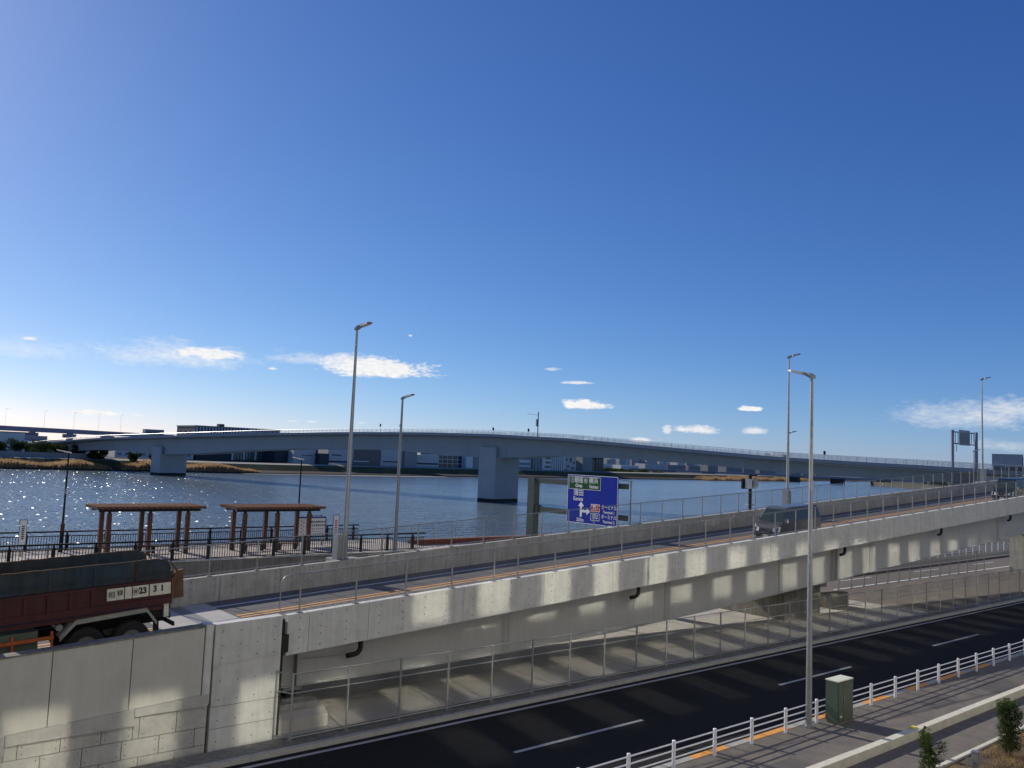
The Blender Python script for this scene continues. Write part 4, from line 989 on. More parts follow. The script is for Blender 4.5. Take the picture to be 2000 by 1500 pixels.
def banner(label, s, t, w, h, z0):
    b = thing('sign_board', label, 'sign', (s, t, ZP), 'narrow promenade signs')
    MB().box((s-w/2,t,ZP+z0),(s+w/2,t+.04,ZP+z0+h)).build('panel', 'board_white', b)
    MB().box((s-w/2-.03,t-.005,ZP+z0),(s-w/2-.001,t+.045,ZP+z0+h)).box((s+w/2+.001,t-.005,ZP+z0),(s+w/2+.03,t+.045,ZP+z0+h)).box((s-w/2-.03,t-.005,ZP+z0+h+.001),(s+w/2+.03,t+.045,ZP+z0+h+.04)).build('frame', 'ink_blue', b)
    MB().box((s-.04,t+.046,ZP),(s+.04,t+.1,ZP+z0+h*.7)).build('post', 'galv', b)
    mb = MB()
    for k in range(7): z = ZP+z0+h*.72-k*h*.085; mb.quad((s-w*.22,t-.004,z),(s+w*.22,t-.004,z),(s+w*.22,t-.004,z+h*.05),(s-w*.22,t-.004,z+h*.05))
    mb.build('printed_text', 'ink_red' if s > 20 else 'ink', b, recalc=False)
banner('narrow blue framed sign right of the white notice board', 29.75, 54.3, .42, 1.45, .65); banner('narrow blue framed sign near the left picture edge', 10.1, 54.6, .34, 1.35, .7)
def prom_lamp(label, s, t, h, box=False):
    l = thing('promenade_lamp', label, 'lamp', (s, t, ZP), 'black promenade lamps')
    MB().tube((s,t,ZP),(s,t,ZP+1.25),.115,n=10).build('lower_pole', 'black_metal', l); MB().tube((s,t,ZP+1.25),(s,t,ZP+1.7),.12,n=10).build('band', 'wood_brown', l)
    MB().tube((s,t,ZP+1.7),(s,t,ZP+h),.06,.045,n=8).build('pole', 'black_metal', l)
    MB().hexa([(s-.65,t-.12,ZP+h+.1),(s+.12,t-.12,ZP+h-.06),(s+.12,t+.12,ZP+h-.06),(s-.65,t+.12,ZP+h+.1)], [(s-.65,t-.12,ZP+h+.15),(s+.12,t-.12,ZP+h+.02),(s+.12,t+.12,ZP+h+.02),(s-.65,t+.12,ZP+h+.15)]).build('lamp_head', 'alu', l)
    if box:
        MB().path([(s+.08+.1*math.sin(a_), t-.1, ZP+3.62+.19*math.cos(a_)) for a_ in [math.pi*2*i/14 for i in range(15)]], .028, 6).build('lifebuoy', 'galv', l)
prom_lamp('black promenade lamp with round fitting on its pole near the left edge', 12.45, 56.1, 5.95, True); prom_lamp('black promenade lamp behind the second pergola and notice board', 27.0, 54.75, 6.0)
# terrace beyond the railing end: red brown slatted steps and a wire fence
ter = thing('slatted_terrace', 'low red brown slatted wooden step beyond the end of the railing', 'terrace', (42, 53, 1.6))
struct(MB().box((35.5,49.5,-5),(62,53.2,2.28)).build('promenade_end', 'paving_beige'))
k = 0; x = 35.6
while x < 61:
    MB().box((x,53.25,1.9),(x+.3,53.33,2.62)).build('slat', 'deck_red', ter); x += .34
MB().box((35.55,53.22,2.622),(61.2,53.75,2.68)).build('top_board', 'wood_roof', ter); MB().box((35.55,53.34,-3),(61.2,53.7,2.6)).build('core', 'wood_brown', ter)
wf = thing('wire_fence', 'thin silver fence with level wires on the river side of the terrace', 'fence', (34.2, 54.6, ZP))
for x in [34.3+2.1*k for k in range(12)]: MB().tube((x,54.6,1.4),(x,54.6,3.55),.03,n=6).build('post', 'galv', wf)
for z in (2.75,2.95,3.15,3.35,3.52): MB().tube((34.3,54.6,z),(57.4,54.6,z),.012,n=5).build('wire', 'galv', wf)
struct(MB().box((34,53.7,-5),(62,55.0,1.5)).build('river_step', 'concrete_old'))
gate = thing('railing_gate', 'pale steel gate rails at the left picture edge behind the truck', 'gate', (9.0, 50.6, ZP))
for x in (8.2, 9.0, 10.6): MB().tube((x,50.6,ZP),(x,50.6,ZP+1.15),.035,n=8).build('post', 'galv', gate)
for z in (1.12,.8,.5): MB().tube((7.4,50.6,ZP+z-.1),(9.0,50.6,ZP+z),.025,n=6).build('rail', 'galv', gate)

# ------------------------------------------------------------------ river bridge
BA = Vector((-38.7, 166.5)).normalized(); BN = Vector((-BA.y, BA.x)); BC = Vector((159.7, 194.5))
def B(s, o, z): return (BC.x+BA.x*s+BN.x*o, BC.y+BA.y*s+BN.y*o, z)
TOPZ = [(-320,9.5),(-200,9.9),(-160,10.2),(-129,10.64),(-121.7,10.95),(-106.9,11.27),(-84.5,11.9),(-77.2,12.3),(-58.6,13.3),(-47,13.95),(-28,15.05),(-4.2,15.72),(21.6,15.85),(52.2,15.55),(80,15.0),(106.4,14.3),(138.5,13.25),(163.5,12.45),(190,11.6),(216.4,10.7),(239.3,9.5),(261.3,7.9),(300,5.2),(340,3.2)]
BOTZ = [(-320,7.5),(-160,7.6),(-111,7.7),(-85.6,8.32),(-70.5,9.17),(-56.7,9.75),(-33.9,10.15),(-18.8,10.1),(-9,9.1),(-3,8.9),(11,8.95),(21.6,9.3),(34.7,9.85),(56,10.0),(87.6,9.3),(120.4,7.7),(140,6.2),(156,5.3),(170,4.7),(182,4.7),(190,4.9),(204,5.2),(223,5.3),(251,3.9),(300,1.8),(340,1.0)]
bridge = thing('river_bridge', 'long blue grey river bridge with haunched girder crossing the whole view', 'bridge', (BC.x, BC.y, -4))
bs = [-320,-260,-200,-160]+[-140+8*k for k in range(60)]
def bsweep(prof, name, m, s0=-320, s1=340, parent=None):
    ss = [s for s in bs if s0 <= s <= s1]; vs = []; fs = []
    for s in ss:
        for o, zf in prof: vs.append(B(s, o, zf(s)))
    n = len(prof)
    for i in range(len(ss)-1):
        for k in range(n): fs.append((i*n+k, i*n+(k+1)%n, (i+1)*n+(k+1)%n, (i+1)*n+k))
    fs += [tuple(range(n)), tuple(range(len(ss)*n-1, (len(ss)-1)*n-1, -1))]
    return MB().add(vs, fs).build(name, m, parent or bridge)
tz = lambda d: (lambda s: lerp_tab(TOPZ, s)+d)
bz = lambda d: (lambda s: min(lerp_tab(BOTZ, s), lerp_tab(TOPZ, s)-2.0)+d)
bsweep([(8.5,tz(0)),(8.5,tz(-.75)),(7.6,tz(-1.0)),(-7.6,tz(-1.0)),(-8.5,tz(-.75)),(-8.5,tz(0)),(-8.2,tz(0)),(-8.2,tz(-.5)),(8.2,tz(-.5)),(8.2,tz(0))], 'deck', 'bridge_fascia')
bsweep([(4.9,tz(-1.02)),(4.6,bz(0)),(-4.6,bz(0)),(-4.9,tz(-1.02))], 'girder', 'bridge_paint')
mb = MB()
for s in range(-320, 340, 2):
    a = B(s, 8.35, lerp_tab(TOPZ, s)); mb.tube(a, (a[0],a[1],a[2]+1.05), .05, n=4, cap=False)
    a = B(s, -8.35, lerp_tab(TOPZ, s)); mb.tube(a, (a[0],a[1],a[2]+1.05), .05, n=4, cap=False)
for o in (8.35, -8.35):
    for dz, r in ((1.05,.045),(.8,.025),(.6,.025),(.4,.025),(.2,.025)): mb.path([B(s, o, lerp_tab(TOPZ, s)+dz) for s in bs], r, 4)
struct(mb.build('railing', 'alu', bridge, recalc=False), 'stuff')
for s in (-84, -6.0, 8.5, 47): 
    a = B(s-.15, 4.86, 0); 
    MB().add([B(s-.2,4.96,lerp_tab(TOPZ,s)-1.02),B(s+.2,4.96,lerp_tab(TOPZ,s)-1.02),B(s+.2,4.68,lerp_tab(BOTZ,s)+.02),B(s-.2,4.68,lerp_tab(BOTZ,s)+.02)], [(0,1,2,3)]).build('web_stiffener', 'bridge_fascia', bridge, recalc=False)
for s in range(-110, 300, 12):
    z1_, z0_ = lerp_tab(TOPZ, s)-1.02, min(lerp_tab(BOTZ, s), lerp_tab(TOPZ, s)-2.0)
    MB().add([B(s-.06,4.93,z1_),B(s+.06,4.93,z1_),B(s+.06,4.63,z0_+.02),B(s-.06,4.63,z0_+.02)], [(0,1,2,3)]).build('panel_seam', 'bridge_fascia', bridge, recalc=False)
def bpier(s, label, zt, L=3.1, Wd=4.9):
    p = thing('bridge_pier', label, 'pier', B(s,0,-4), 'blue grey river piers')
    def ring(o_, l_, z): return [B(s-l_,-o_,z),B(s+l_,-o_,z),B(s+l_,o_,z),B(s-l_,o_,z)]
    MB().hexa(ring(Wd,L,-3.0), ring(Wd,L,zt)).build('shaft', 'bridge_pier', p)
    MB().hexa(ring(Wd+.04,L+.04,-8), ring(Wd+.04,L+.04,-3.002)).build('tide_band', 'tide_black', p)
    for sg_ in (1, -1):
        lo, hi = sorted((sg_*(Wd-.02), sg_*(Wd+.9)))
        MB().hexa([B(s-L,lo,-3.0),B(s+L,lo,-3.0),B(s+L,hi,-3.0),B(s-L,hi,-3.0)], [B(s-L,lo,zt+3.0),B(s+L,lo,zt+3.0),B(s+L,hi,zt+3.0),B(s-L,hi,zt+3.0)]).build('side_upstand', 'bridge_pier', p)
        MB().hexa([B(s-L-.02,lo-.02,-8),B(s+L+.02,lo-.02,-8),B(s+L+.02,hi+.02,-8),B(s-L-.02,hi+.02,-8)], [B(s-L-.02,lo-.02,-3.004),B(s+L+.02,lo-.02,-3.004),B(s+L+.02,hi+.02,-3.004),B(s-L-.02,hi+.02,-3.004)]).build('tide_band', 'tide_black', p)
    for z in (-.4, 3.2): MB().hexa(ring(Wd+.004,L+.004,z), ring(Wd+.004,L+.004,z+.07)).build('pour_line', 'bridge_fascia', p)
bpier(0, 'blue grey bridge pier in the middle of the river near the blue sign', 8.9); bpier(176, 'far blue grey bridge pier on the left with reeds behind', 4.75, 3.4, 5.2)
bpier(300, 'bridge end pier hidden in shade at the far left bank', 1.6)
# bridge approach wall on the near bank
ap = thing('bridge_approach', 'dark grey concrete bridge approach wall behind the ramp fence at the right', 'retaining wall', B(-150, 0, 0))
def bwall(s0, s1, o0, o1, z0, z1, name, m, par): return MB().hexa([B(s0,o0,z0),B(s1,o0,z0),B(s1,o1,z0),B(s0,o1,z0)],[B(s0,o0,z1),B(s1,o0,z1),B(s1,o1,z1),B(s0,o1,z1)]).build(name, m, par)
bwall(-320,-128,-8.0,7.2,-1,9.4,'wall_body','concrete_panel',ap)
bwall(-128,-122,-6.5,6.5,-5,8.0,'abutment','concrete_old',ap)
# pole with arms and marker posts on the bridge
cp = thing('camera_pole', 'dark pole with side arm and boxes standing on the bridge above the middle pier', 'pole', B(-8.7, -7, 15.4))
MB().tube(B(-8.7,-7,15.2),B(-8.7,-7,23.2),.14,n=8).build('pole', 'black_metal', cp); MB().tube(B(-8.7,-7,22.2),B(-4.6,-7,22.6),.06,n=6).build('arm', 'galv_dark', cp)
a = Vector(B(-8.3,-7,20)); MB().box((a.x-.25,a.y-.25,18.8),(a.x+.25,a.y+.25,21.0)).build('box', 'galv_dark', cp)
for s, h_, lab in ((57,2.6,'left one of two dark round markers on bridge posts left of the tall lamp'),(47.5,2.4,'dark round marker on a bridge post right of the tall lamp'),(7.5,1.6,'small dark marker on a thin bridge post left of the middle pier'),(-6,1.5,'small dark marker on a thin bridge post beside the camera pole'),(-93,1.2,'small dark marker on the bridge railing near the right lamp')):
    z = lerp_tab(TOPZ, s); m_ = thing('marker_post', lab, 'post', B(s,-6,z-.5)); MB().tube(B(s,-6,z-.5),B(s,-6,z+h_),.05,n=5).build('post', 'galv', m_); MB().tube(B(s,-6,z+h_),B(s,-6,z+h_+.9),.28,n=8).build('marker', 'black_metal', m_)
# gantry with the back of a sign on the bridge
gt = thing('sign_gantry', 'grey sign gantry seen from behind on the bridge at the right', 'gantry', B(-124, 0, 10.5))
def gp_(k): return (-121.9-4.4*k, 3.5)
for k in (0, 1):
    s, o = gp_(k); MB().tube(B(s,o,10.0),B(s,o,18.7-.5*k),.32,n=8).build('post', 'viaduct_mauve', gt)
for z in (18.3, 15.9): MB().tube(B(-121.9,3.5,z),B(-126.3,3.5,z-.35),.14,n=6).build('beam', 'viaduct_mauve', gt)
for k in (.12,.24,.8,.9): s = -121.9-4.4*k; MB().tube(B(s,3.5,15.9),B(s,3.5,18.2),.07,n=5).build('strut', 'viaduct_mauve', gt)
pb = MB().hexa([B(-123.2,4.0,15.5),B(-125.2,4.0,15.4),B(-125.2,3.7,15.4),B(-123.2,3.7,15.5)],[B(-123.2,4.1,18.7),B(-125.2,4.1,18.5),B(-125.2,3.8,18.5),B(-123.2,3.8,18.7)]).build('sign_back', 'sign_back', gt)
for k in range(7): s = -123.35-.28*k; MB().tube(B(s,4.12,15.6),B(s,4.2,18.1),.05,n=5).build('rib', 'galv_dark', pb)
MB().tube(B(-122.6,3.3,14.2),B(-122.6,3.3,15.8),.06,n=5).build('ladder', 'viaduct_mauve', gt)
# container lorry on the bridge
cl = thing('container_lorry', 'grey box lorry driving on the bridge at the right picture edge', 'truck', B(-133, 4.5, 10.1))
z0 = 10.05
MB().hexa([B(-134.6,3.6,z0+1.3),B(-129.4,3.6,z0+1.3),B(-129.4,6.0,z0+1.3),B(-134.6,6.0,z0+1.3)],[B(-134.6,3.6,z0+3.8),B(-129.4,3.6,z0+3.8),B(-129.4,6.0,z0+3.8),B(-134.6,6.0,z0+3.8)]).build('box_body', 'container_grey', cl)
MB().hexa([B(-137.0,3.7,z0+.6),B(-134.9,3.7,z0+.6),B(-134.9,5.9,z0+.6),B(-137.0,5.9,z0+.6)],[B(-136.7,3.7,z0+3.2),B(-134.9,3.7,z0+3.2),B(-134.9,5.9,z0+3.2),B(-136.7,5.9,z0+3.2)]).build('cab', 'bld_white', cl)
MB().hexa([B(-135.0,4.0,z0+.5),B(-129.5,4.0,z0+.5),B(-129.5,5.6,z0+.5),B(-135.0,5.6,z0+.5)],[B(-135.0,4.0,z0+1.29),B(-129.5,4.0,z0+1.29),B(-129.5,5.6,z0+1.29),B(-135.0,5.6,z0+1.29)]).build('chassis', 'black_metal', cl)
for s in (-130.6, -131.8, -136.0):
    for o in (3.8, 5.8): MB().tube(B(s,o-.15,z0+.48),B(s,o+.15,z0+.48),.48,n=14).build('wheel', 'tyre', cl)
MB().hexa([B(-130.6,6.005,z0+2.0),B(-129.9,6.005,z0+2.0),B(-129.9,6.015,z0+2.0),B(-130.6,6.015,z0+2.0)],[B(-130.6,6.005,z0+2.3),B(-129.9,6.005,z0+2.3),B(-129.9,6.015,z0+2.3),B(-130.6,6.015,z0+2.3)]).build('marking', 'bld_city_blue', cl)

ORD = ['first','second','third','fourth','fifth','sixth','seventh','eighth','ninth','tenth','eleventh','twelfth','thirteenth','fourteenth','fifteenth','sixteenth','seventeenth','eighteenth','nineteenth','twentieth','twenty-first','twenty-second','twenty-third','twenty-fourth','twenty-fifth','twenty-sixth']
# ------------------------------------------------------------------ far shore buildings
def building(label, s0, s1, t, z0, z1, depth, m, cat='building', wins=None, win_m='bld_glass', group='buildings on the far shore', roof=None, z1b=None, roof_m='bld_grey'):
    b = thing('waterfront_building', label, cat, ((s0+s1)/2, t+depth/2, z0), group)
    zr = z1 if z1b is None else z1b
    MB().hexa([(s0,t,z0),(s1,t,z0),(s1,t+depth,z0),(s0,t+depth,z0)],[(s0,t,z1),(s1,t,zr),(s1,t+depth,zr),(s0,t+depth,z1)]).build('wall', m, b)
    if roof: MB().box((s0-.3,t-.3,max(z1,zr)+.01),(s1+.3,t+depth+.3,max(z1,zr)+roof)).build('roof', roof_m, b)
    for (a, c, lo, hi) in (wins or []): MB().box((a,t-.12,lo),(c,t-.01,hi)).build('window', win_m, b)
    return b
# louvred hall with white fins
lh = building('wide dark hall with white upright fins rising above the bridge', 166.9, 216.7, 470, .5, 19.4, 30, 'bld_dark', roof=.7)
k = 0; x = 167.3
while x < 216:
    zt = 19.3
    MB().box((x,469.3,10.5),(x+.75,469.95,zt)).build('fin', 'fin_white' if x < 205 else 'bld_grey', lh)
    MB().box((x,469.3,5.2),(x+.5,469.95,7.6)).build('fin', 'fin_white', lh) if x < 196 else None
    x += 1.75
for k in range(12): MB().box((188+1.7*k,468.9,1.5+.1*(k%3)),(189.2+1.7*k,469.28,7.5)).build('window', 'bld_glass_green' if k % 4 else 'bld_white', lh)
MB().box((184,480,20.3),(187,484,21.8)).build('roof_plant', 'bld_dark', lh)
building('low dark green clad block beside the finned hall', 206.5, 214, 452, 1, 8.9, 16, 'bld_dark')
building('pale windowless shed with a thin dark line under the bridge', 214.4, 229.5, 445, 1, 11.6, 20, 'bld_pale', wins=[(219,226,5.6,5.9),(228,229.2,6.5,9)], win_m='bld_dark')
building('dark narrow stair tower between two pale sheds', 227.8, 234, 440, 1, 7.2, 10, 'bld_dark')
building('pale shed with a dark lettering strip left of the tall lamp', 236, 252.6, 445, 1.5, 12.4, 20, 'bld_pale', wins=[(238.5,244.5,6.2,6.9),(236.3,252.3,2.2,3.2)], win_m='bld_dark')
building('brown grey shed behind the tall lamp under the bridge', 252.9, 272, 446, 1, 11.9, 20, 'bld_brown', wins=[(253.5,264,3.0,3.6)], win_m='bld_white')
building('pale grey shed with dark band right of the tall lamp', 272.3, 288, 446, 1, 12.0, 20, 'bld_pale', wins=[(266+8,287,3.3,4.0)], win_m='bld_dark')
building('grey block with bright white roof edge under the bridge', 288.2, 297.5, 444, 1, 10.6, 18, 'bld_grey', roof=.9, roof_m='roof_white')
building('dark brown entrance block with white sign patch', 296, 299, 447, 1, 9.6, 14, 'bld_brown', wins=[(297,297.6,5,7.2)], win_m='roof_white')
building('long low pale grey shed with dark base band', 299.2, 320, 452, 1, 8.6, 20, 'bld_pale', wins=[(299.5,319.7,2.6,3.6)], win_m='bld_dark')
building('dark glass office with pale columns left of the near pier', 312, 347.6, 462, .8, 12.3, 24, 'bld_white', wins=[(312.3+3.4*i,315.3+3.4*i,z_,z_+2.3) for i in range(4) for z_ in (9.3,)]+[(325.8+4.3*i,329.6+4.3*i,1.0+2.75*j,3.4+2.75*j) for i in range(5) for j in range(4)])
building('small cream block just left of the near pier', 346, 352, 457, 1, 9.2, 10, 'bld_white'); building('grey mesh walled block half hidden by the near pier', 352.3, 362, 457, 1, 9.0, 14, 'bld_grey')
building('white block with two dark window strips right of the near pier', 396, 425.3, 480, 0, 12, 20, 'bld_white', wins=[(414,424.5,8.2,9.8),(413,424.5,4.2,5.8),(411,424,.4,2.6)], win_m='bld_grey')
building('slim grey green block with upright glass strips', 425.6, 434, 478, 0, 12.6, 18, 'bld_grey', wins=[(427,428,1,11.5),(430,431,1,11.5)], win_m='bld_glass_green')
building('white block with three stacked dark windows', 434.3, 443.6, 477, 0, 13, 18, 'bld_white', wins=[(437,443,9.3,10.6),(437.5,443,6.0,7.4),(437,443,2.6,4.0)])
wb = building('white corrugated block with upright ribs', 443.9, 458.7, 478, 0, 13, 18, 'bld_white')
for i in range(6): MB().box((445+2.3*i,477.6,.4),(445.4+2.3*i,477.99,12.6)).build('rib', 'bld_grey', wb)
building('blue grey block with scattered openings', 460.6, 473.4, 480, 0, 12.8, 18, 'bld_pale', wins=[(462,464,8.5,10.5),(466,468.5,7.5,11),(470,472,6,8),(463,466,3.5,5),(468,471.5,2,3.8),(461.5,464,.6,2)])
building('low brown gabled block beyond the sign', 473.6, 480.3, 480, 0, 9.5, 14, 'bld_brown', z1b=6.5); building('grey warehouse block above the sign', 480.5, 492, 480, 0, 12.4, 18, 'bld_grey')
building('black glass block at the right end of the waterfront row', 492.2, 507, 482, 0, 12.6, 18, 'bld_dark', wins=[(493.5,496.5,1,10),(498.5,500.5,2,11),(501.5,503.5,2,11),(504.3,506.3,2,11)])
# left shore: viaduct, shed, trees
vd = thing('elevated_highway', 'mauve grey elevated highway on columns at the far left', 'viaduct', (100, 525, 0))
VZ = lambda x: 16.2+.0*x if x < 90 else 16.2-(x-90)*.0
MB().hexa([(-120,520,13.5),(172,520,12.4),(172,531,12.4),(-120,531,13.5)],[(-120,520,17.0),(172,520,14.6),(172,531,14.6),(-120,531,17.0)]).build('deck', 'viaduct_mauve', vd)
for x in (-60,-20,20,60,80,97,116,136,158):
    MB().box((x-1.3,522,0),(x+1.3,526,12.6)).build('column', 'viaduct_mauve', vd); MB().box((x-2.6,520.5,10.2),(x+2.6,530,12.3)).build('crosshead', 'viaduct_mauve', vd)
for i, x in enumerate((84,103,118,131,143)):
    l = thing('highway_lamp', 'thin far highway lamp, number %s from the left picture edge' % ('one','two','three','four','five','six','seven')[i], 'street lamp', (x,526,15), 'thin lamps on the far highway')
    MB().tube((x,526,15),(x,526,24.5),.05,.04,n=5).build('pole', 'galv_dark', l); MB().tube((x,526,24.5),(x+1.2,526,24.9),.05,n=5).build('arm', 'galv_dark', l)
building('dark flat box on the highway behind the bridge crest', 157, 168, 526, 14.7, 17.4, 5, 'bld_grey', group='buildings on the far shore')
building('white gabled house at the far left picture edge', 66, 84.0, 470, 1, 11.5, 12, 'bld_white', roof=.5, wins=[(80,81,2,6),(82,83,2,6)], win_m='bld_dark'); building('long pale low shed below the highway', 84.5, 122, 500, 1, 7.8, 12, 'bld_pale', wins=[(96,112,4.5,5.6)], win_m='bld_white')
building('low dark warehouse under the highway at the far left', 90, 102, 510, 1, 10.6, 8, 'bld_grey'); building('low white sheds behind the left pier', 126, 168, 470, 1, 4.8, 14, 'bld_white', wins=[(127+4*i,129.4+4*i,2.4,3.6) for i in range(10)], win_m='bld_grey')
wl_ = thing('flood_wall', 'long grey flood wall behind the reeds at the far left', 'wall', (100, 429, 0)); MB().box((-200,429,.9),(108,430,3.0)).build('wall_body', 'bld_grey', wl_)
def crown(mb, c, rx, ry, rz, n, leaf, seed):
    rnd = random.Random(seed); blobs = [(Vector((rnd.uniform(-.6,.6)*rx, rnd.uniform(-.6,.6)*ry, rnd.uniform(-.5,.6)*rz)), rnd.uniform(.35,.6)) for _ in range(9)]
    for i in range(n):
        b, k = rnd.choice(blobs); d = Vector((rnd.gauss(0,1), rnd.gauss(0,1), rnd.gauss(0,1))).normalized()*k*(rnd.random()**.4)
        p = Vector(c)+b+Vector((d.x*rx, d.y*ry, d.z*rz)); a = Vector((rnd.gauss(0,1), rnd.gauss(0,1), rnd.gauss(0,1))).normalized(); e = a.cross(Vector((rnd.gauss(0,1), rnd.gauss(0,1), rnd.gauss(0,1)))).normalized()
        s = leaf*rnd.uniform(.6,1.3); mb.add([p-a*s, p+e*s*.6, p+a*s, p-e*s*.6], [(0,1,2,3)])
def far_tree(label, x, y, z, h, w, seed, group='trees on the far bank'):
    t = thing('tree', label, 'tree', (x,y,z), group)
    tr = MB().tube((x,y,z-.3),(x+.2,y,z+h*.55),.28,.12,n=7)
    for k in range(4): a = k*1.6+seed; tr.tube((x+.1,y,z+h*.35+.3*k),(x+math.cos(a)*w*.4,y+math.sin(a)*w*.4,z+h*.6+.3*k),.12,.05,n=5)
    tr.build('trunk', 'bark', t)
    mb = MB(); crown(mb, (x,y,z+h*.55), w*.62, w*.62, h*.5, 900, .5, seed); mb.build('crown', 'leaf_far', t, recalc=False)
for i, (x, y, h, w, lab) in enumerate(((68,436,6.5,7,'dark round tree at the far left picture edge'),(76,438,7.5,8,'second dark tree from the left on the far bank'),(85,437,7,9,'broad dark tree left of the bridge end'),(93,436,6,7,'olive tree on the far bank below the highway'),(101,435,7.5,7,'yellowish tree left of the bridge end'),(107,428,5.2,7,'low dark bush below the left bridge end'),(111,432,8,6,'dark tree right against the left bridge end'),(122,424,5,5,'small dark tree between bridge end and left pier'),(133,426,4.6,6,'low bare tree clump left of the left pier'),(141,425,4.5,6,'low bare bush beside the left pier'))):
    far_tree(lab, x, y, 1.0 if y > 429 else -.5, h, w, i+3)
# brush right of the waterfront row
for i, (x, y, h, w) in enumerate(((515,492,6,12),(532,500,6,14),(552,505,5.5,14),(575,512,5,14),(598,516,5,14),(622,520,4.5,12))):
    far_tree(('first','second','third','fourth','fifth','last')[i]+' brown bush from the left right of the dark glass block', x, y, -1.5, h, w, 40+i, 'brush on the far bank')
# city skyline far beyond
rnd = random.Random(5)
words = ['pale','blue grey','white','dim blue','light grey','hazy','narrow','broad','stepped','tall']
cx = 1560
for i in range(26):
    w = rnd.uniform(16,46); h = rnd.uniform(16,40) if i % 3 else rnd.uniform(34,58); m_ = rnd.choice(['bld_city','bld_city_blue','bld_city','bld_white'])
    b = thing('city_block', '%s distant city block from the left in the hazy skyline under the bridge' % ORD[i], 'building', (cx+w/2, 1510, 0), 'distant skyline blocks')
    MB().box((cx,1500+rnd.uniform(0,60),0),(cx+w,1580,h)).build('wall', m_, b)
    MB().box((cx+w*.3,1565,h+.01),(cx+w*.6,1578,h+3)).build('roof_plant', 'bld_grey', b)
    cx += w+rnd.uniform(0,16)
for i in range(14):
    x = 660+48*i; b = thing('low_building', '%s low distant building from the left behind the reed island' % ORD[i], 'building', (x, 640, 0), 'low buildings behind the reed island')
    MB().box((x,640+6*i,-1),(x+rnd.uniform(20,44),656+6*i,rnd.uniform(5,12))).build('wall', rnd.choice(['bld_brown','bld_pale','bld_grey','bld_white']), b)
# low bridge upstream
lb = thing('low_bridge', 'far low girder bridge with dark piers beneath the right part of the bridge', 'bridge', (800, 490, -4))
MB().hexa([(720,640,1.2),(880,330,1.2),(888,334,1.2),(728,644,1.2)],[(720,640,3.2),(880,330,3.2),(888,334,3.2),(728,644,3.2)]).build('deck', 'viaduct_mauve', lb)
for k in range(7):
    f = .12+.125*k; x, y = 720+160*f, 640-310*f
    MB().hexa([(x-3,y-7,-6),(x+6,y-5,-6),(x+4,y+7,-6),(x-5,y+5,-6)],[(x-3,y-7,1.19),(x+6,y-5,1.19),(x+4,y+7,1.19),(x-5,y+5,1.19)]).build('pier', 'tide_black', lb)
# houses on the right-hand shore
for i in range(16):
    x = 430+26*i+rnd.uniform(-6,6); y = 146+(x-420)*.545-rnd.uniform(6,30); w = rnd.uniform(7,13); h = rnd.uniform(4,8)
    b = thing('house', '%s small far house on the right shore counted from the ramp' % ORD[i], 'house', (x,y,0), 'houses on the right shore')
    MB().box((x,y,-.2),(x+w,y+8,h)).build('wall', rnd.choice(['bld_white','bld_brown','bld_pale','bld_grey']), b)
    MB().prism([(x-.5,h+.01),(x+w+.5,h+.01),(x+w/2,h+2.5)], 'y', y-.5, y+8.5).build('roof', rnd.choice(['bld_dark','bld_grey','bld_brown']), b)
    MB().box((x+1,y-.06,1.5),(x+2.6,y-.01,3)).build('window', 'bld_glass', b)
for i in range(10):
    x = 440+38*i; far_tree('%s bushy dark tree on the right shore counted from the ramp' % ORD[i], x, 143+(x-420)*.545-6, 0, rnd.uniform(4,7), 8, 70+i, 'trees on the right shore')
# gulls on the water
for i, (s, t) in enumerate(((66,87),(66.8,87.4))):
    g = thing('gull', ('white gull swimming left of the sign post','second white gull swimming close beside the first')[i], 'bird', (s,t,-4), 'gulls on the river'); body = MB()
    body.path([(s-.3,t,-3.92),(s-.12,t,-3.88),(s+.1,t,-3.86),(s+.28,t,-3.78),(s+.4,t,-3.72)], [.03,.12,.13,.08,.04], 8).build('body', 'gull', g, smooth=True)
    MB().tube((s+.42,t,-3.72),(s+.52,t,-3.73),.025,.01,n=6).build('beak', 'yellow', g)

# ------------------------------------------------------------------ planting at the lower right
def shrub(label, x, y, h, stems, seed):
    rnd = random.Random(seed); s = thing('shrub', label, 'shrub', (x,y,.06), 'young leafy shrubs by the path')
    st = MB(); lf_ = MB()
    for k in range(stems):
        a = rnd.uniform(0,6.28); bx_, by_ = x+rnd.uniform(-.12,.12), y+rnd.uniform(-.12,.12); lean = rnd.uniform(.1,.34); hh = h*rnd.uniform(.72,1.05)
        pts = [(bx_+math.cos(a)*lean*(j/6)**1.3, by_+math.sin(a)*lean*(j/6)**1.3, .04+hh*j/6) for j in range(7)]
        st.path(pts, [.014,.013,.011,.009,.007,.005,.003], 5)
        for q in range(330):
            f = rnd.random()**.8; i = min(5, int(f*6)); p = Vector(pts[i]).lerp(Vector(pts[i+1]), f*6-i)
            rad = (.24*(1-f)**.5+.04)*rnd.random()**.5; b_ = rnd.uniform(0,6.28); d = Vector((math.cos(b_), math.sin(b_), rnd.uniform(-.1,.8))).normalized()
            if f < .12: continue
            p = p+Vector((d.x*rad, d.y*rad, rnd.uniform(-.03,.05))); L_ = rnd.uniform(.05,.09); sd = d.cross(Vector((0,0,1))).normalized()*L_*.42; up = Vector((0,0,L_*.15))
            lf_.add([p, p+d*L_*.5+sd+up, p+d*L_, p+d*L_*.5-sd+up], [(0,1,2,3)])
    st.build('stems', 'bark', s, recalc=False); lf_.build('foliage', 'leaf', s, recalc=False)
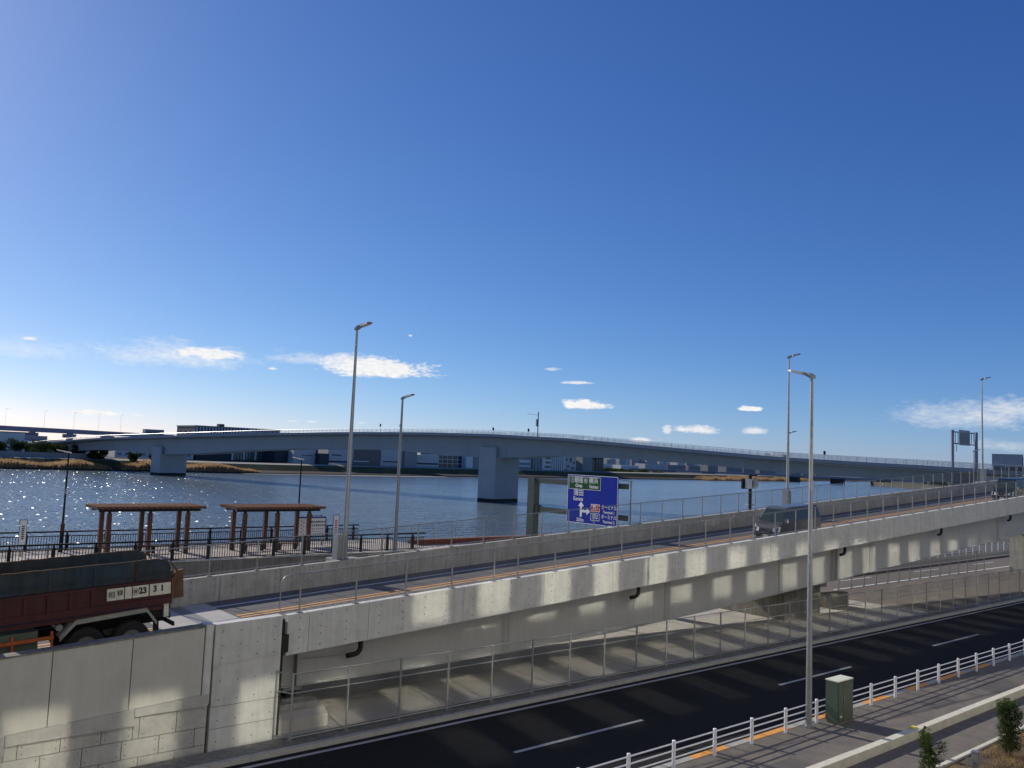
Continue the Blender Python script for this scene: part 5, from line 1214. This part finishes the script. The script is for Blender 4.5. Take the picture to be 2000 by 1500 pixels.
shrub('tall leafy shrub with two upright tufts at the lower right corner', 31.05, 10.95, 1.95, 12, 11); shrub('slender leafy shrub cut off by the bottom picture edge', 26.2, 11.35, 1.6, 6, 12)
shrub('leafy shrub below the right picture edge', 33.6, 10.3, 1.2, 6, 13)
mb = MB(); rnd = random.Random(3)
for i in range(14000):
    x = rnd.uniform(24,44); y = rnd.uniform(9.0,11.6); 
    if math.sin(x*2.1)+math.sin(y*5+x) < -.7+rnd.random(): continue
    h = rnd.uniform(.08,.34); a = rnd.uniform(0,6.28); w = .008; lx, ly = math.cos(a)*h*.5, math.sin(a)*h*.5
    mb.add([(x-w,y,.05),(x+w,y,.05),(x+lx,y+ly,.05+h)], [(0,1,2)])
g_ = mb.build('dry_grass', 'grass_dry', recalc=False); struct(g_, 'stuff'); g_['label'] = 'dry brown grass around the shrubs at the lower right'; g_['category'] = 'grass'
lr = thing('planter_rail', 'low thin dark rail on paired posts along the planting at the lower right', 'railing', (27.5, 11.25, .06))
for x in (25.4,28.45,29.45,32.5,35.5):
    for dx in (0,.14): MB().tube((x+dx,11.24,.03),(x+dx,11.24,.47),.018,n=6).build('post', 'galv_dark', lr)
MB().tube((20,11.24,.47),(40,11.24,.47),.017,n=6).build('rail', 'galv_dark', lr)
bo = thing('bollard', 'short grey square bollard by the low rail at the bottom right', 'bollard', (28.6, 11.0, .06)); MB().box((28.5,10.93,0),(28.68,11.11,.62)).build('post', 'galv_dark', bo); MB().box((28.49,10.92,.622),(28.69,11.12,.65)).build('cap', 'galv', bo)

# ------------------------------------------------------------------ hotel behind the viewpoint whose windows throw the light patches
ht = thing('hotel_building', 'pale hotel block with rows of mirror windows behind the viewpoint', 'building', (25, -14, 0))
MB().box((-60,-26,0),(90,-6.05,6)).build('podium', 'hotel_wall', ht)
MB().box((-60,-26,6.01),(90,-6.08,45)).build('wall', 'hotel_wall', ht)
ORG_h = ORG[ht.name]; w0 = MB().box((ORG_h[0]-.76,ORG_h[1]-.04,-.98),(ORG_h[0]+.76,ORG_h[1],.98)).build('window', 'window_mirror', ht)
first = True
for z in (16.1, 19.2, 22.28):
    x = -31.68; k = 0
    while x < 84:
        if (z > 22 and x < 11) or (z < 17 and x < 8.5) or (z < 20 and x < -2): x += 3.28 if k % 2 else 2.92; k += 1; continue
        if first: w0.location = (x-ORG_h[0], -6.0-ORG_h[1], z-ORG_h[2]); first = False
        else: inst(w0, (x, -6.0, z), ht)
        x += 3.28 if k % 2 else 2.92; k += 1
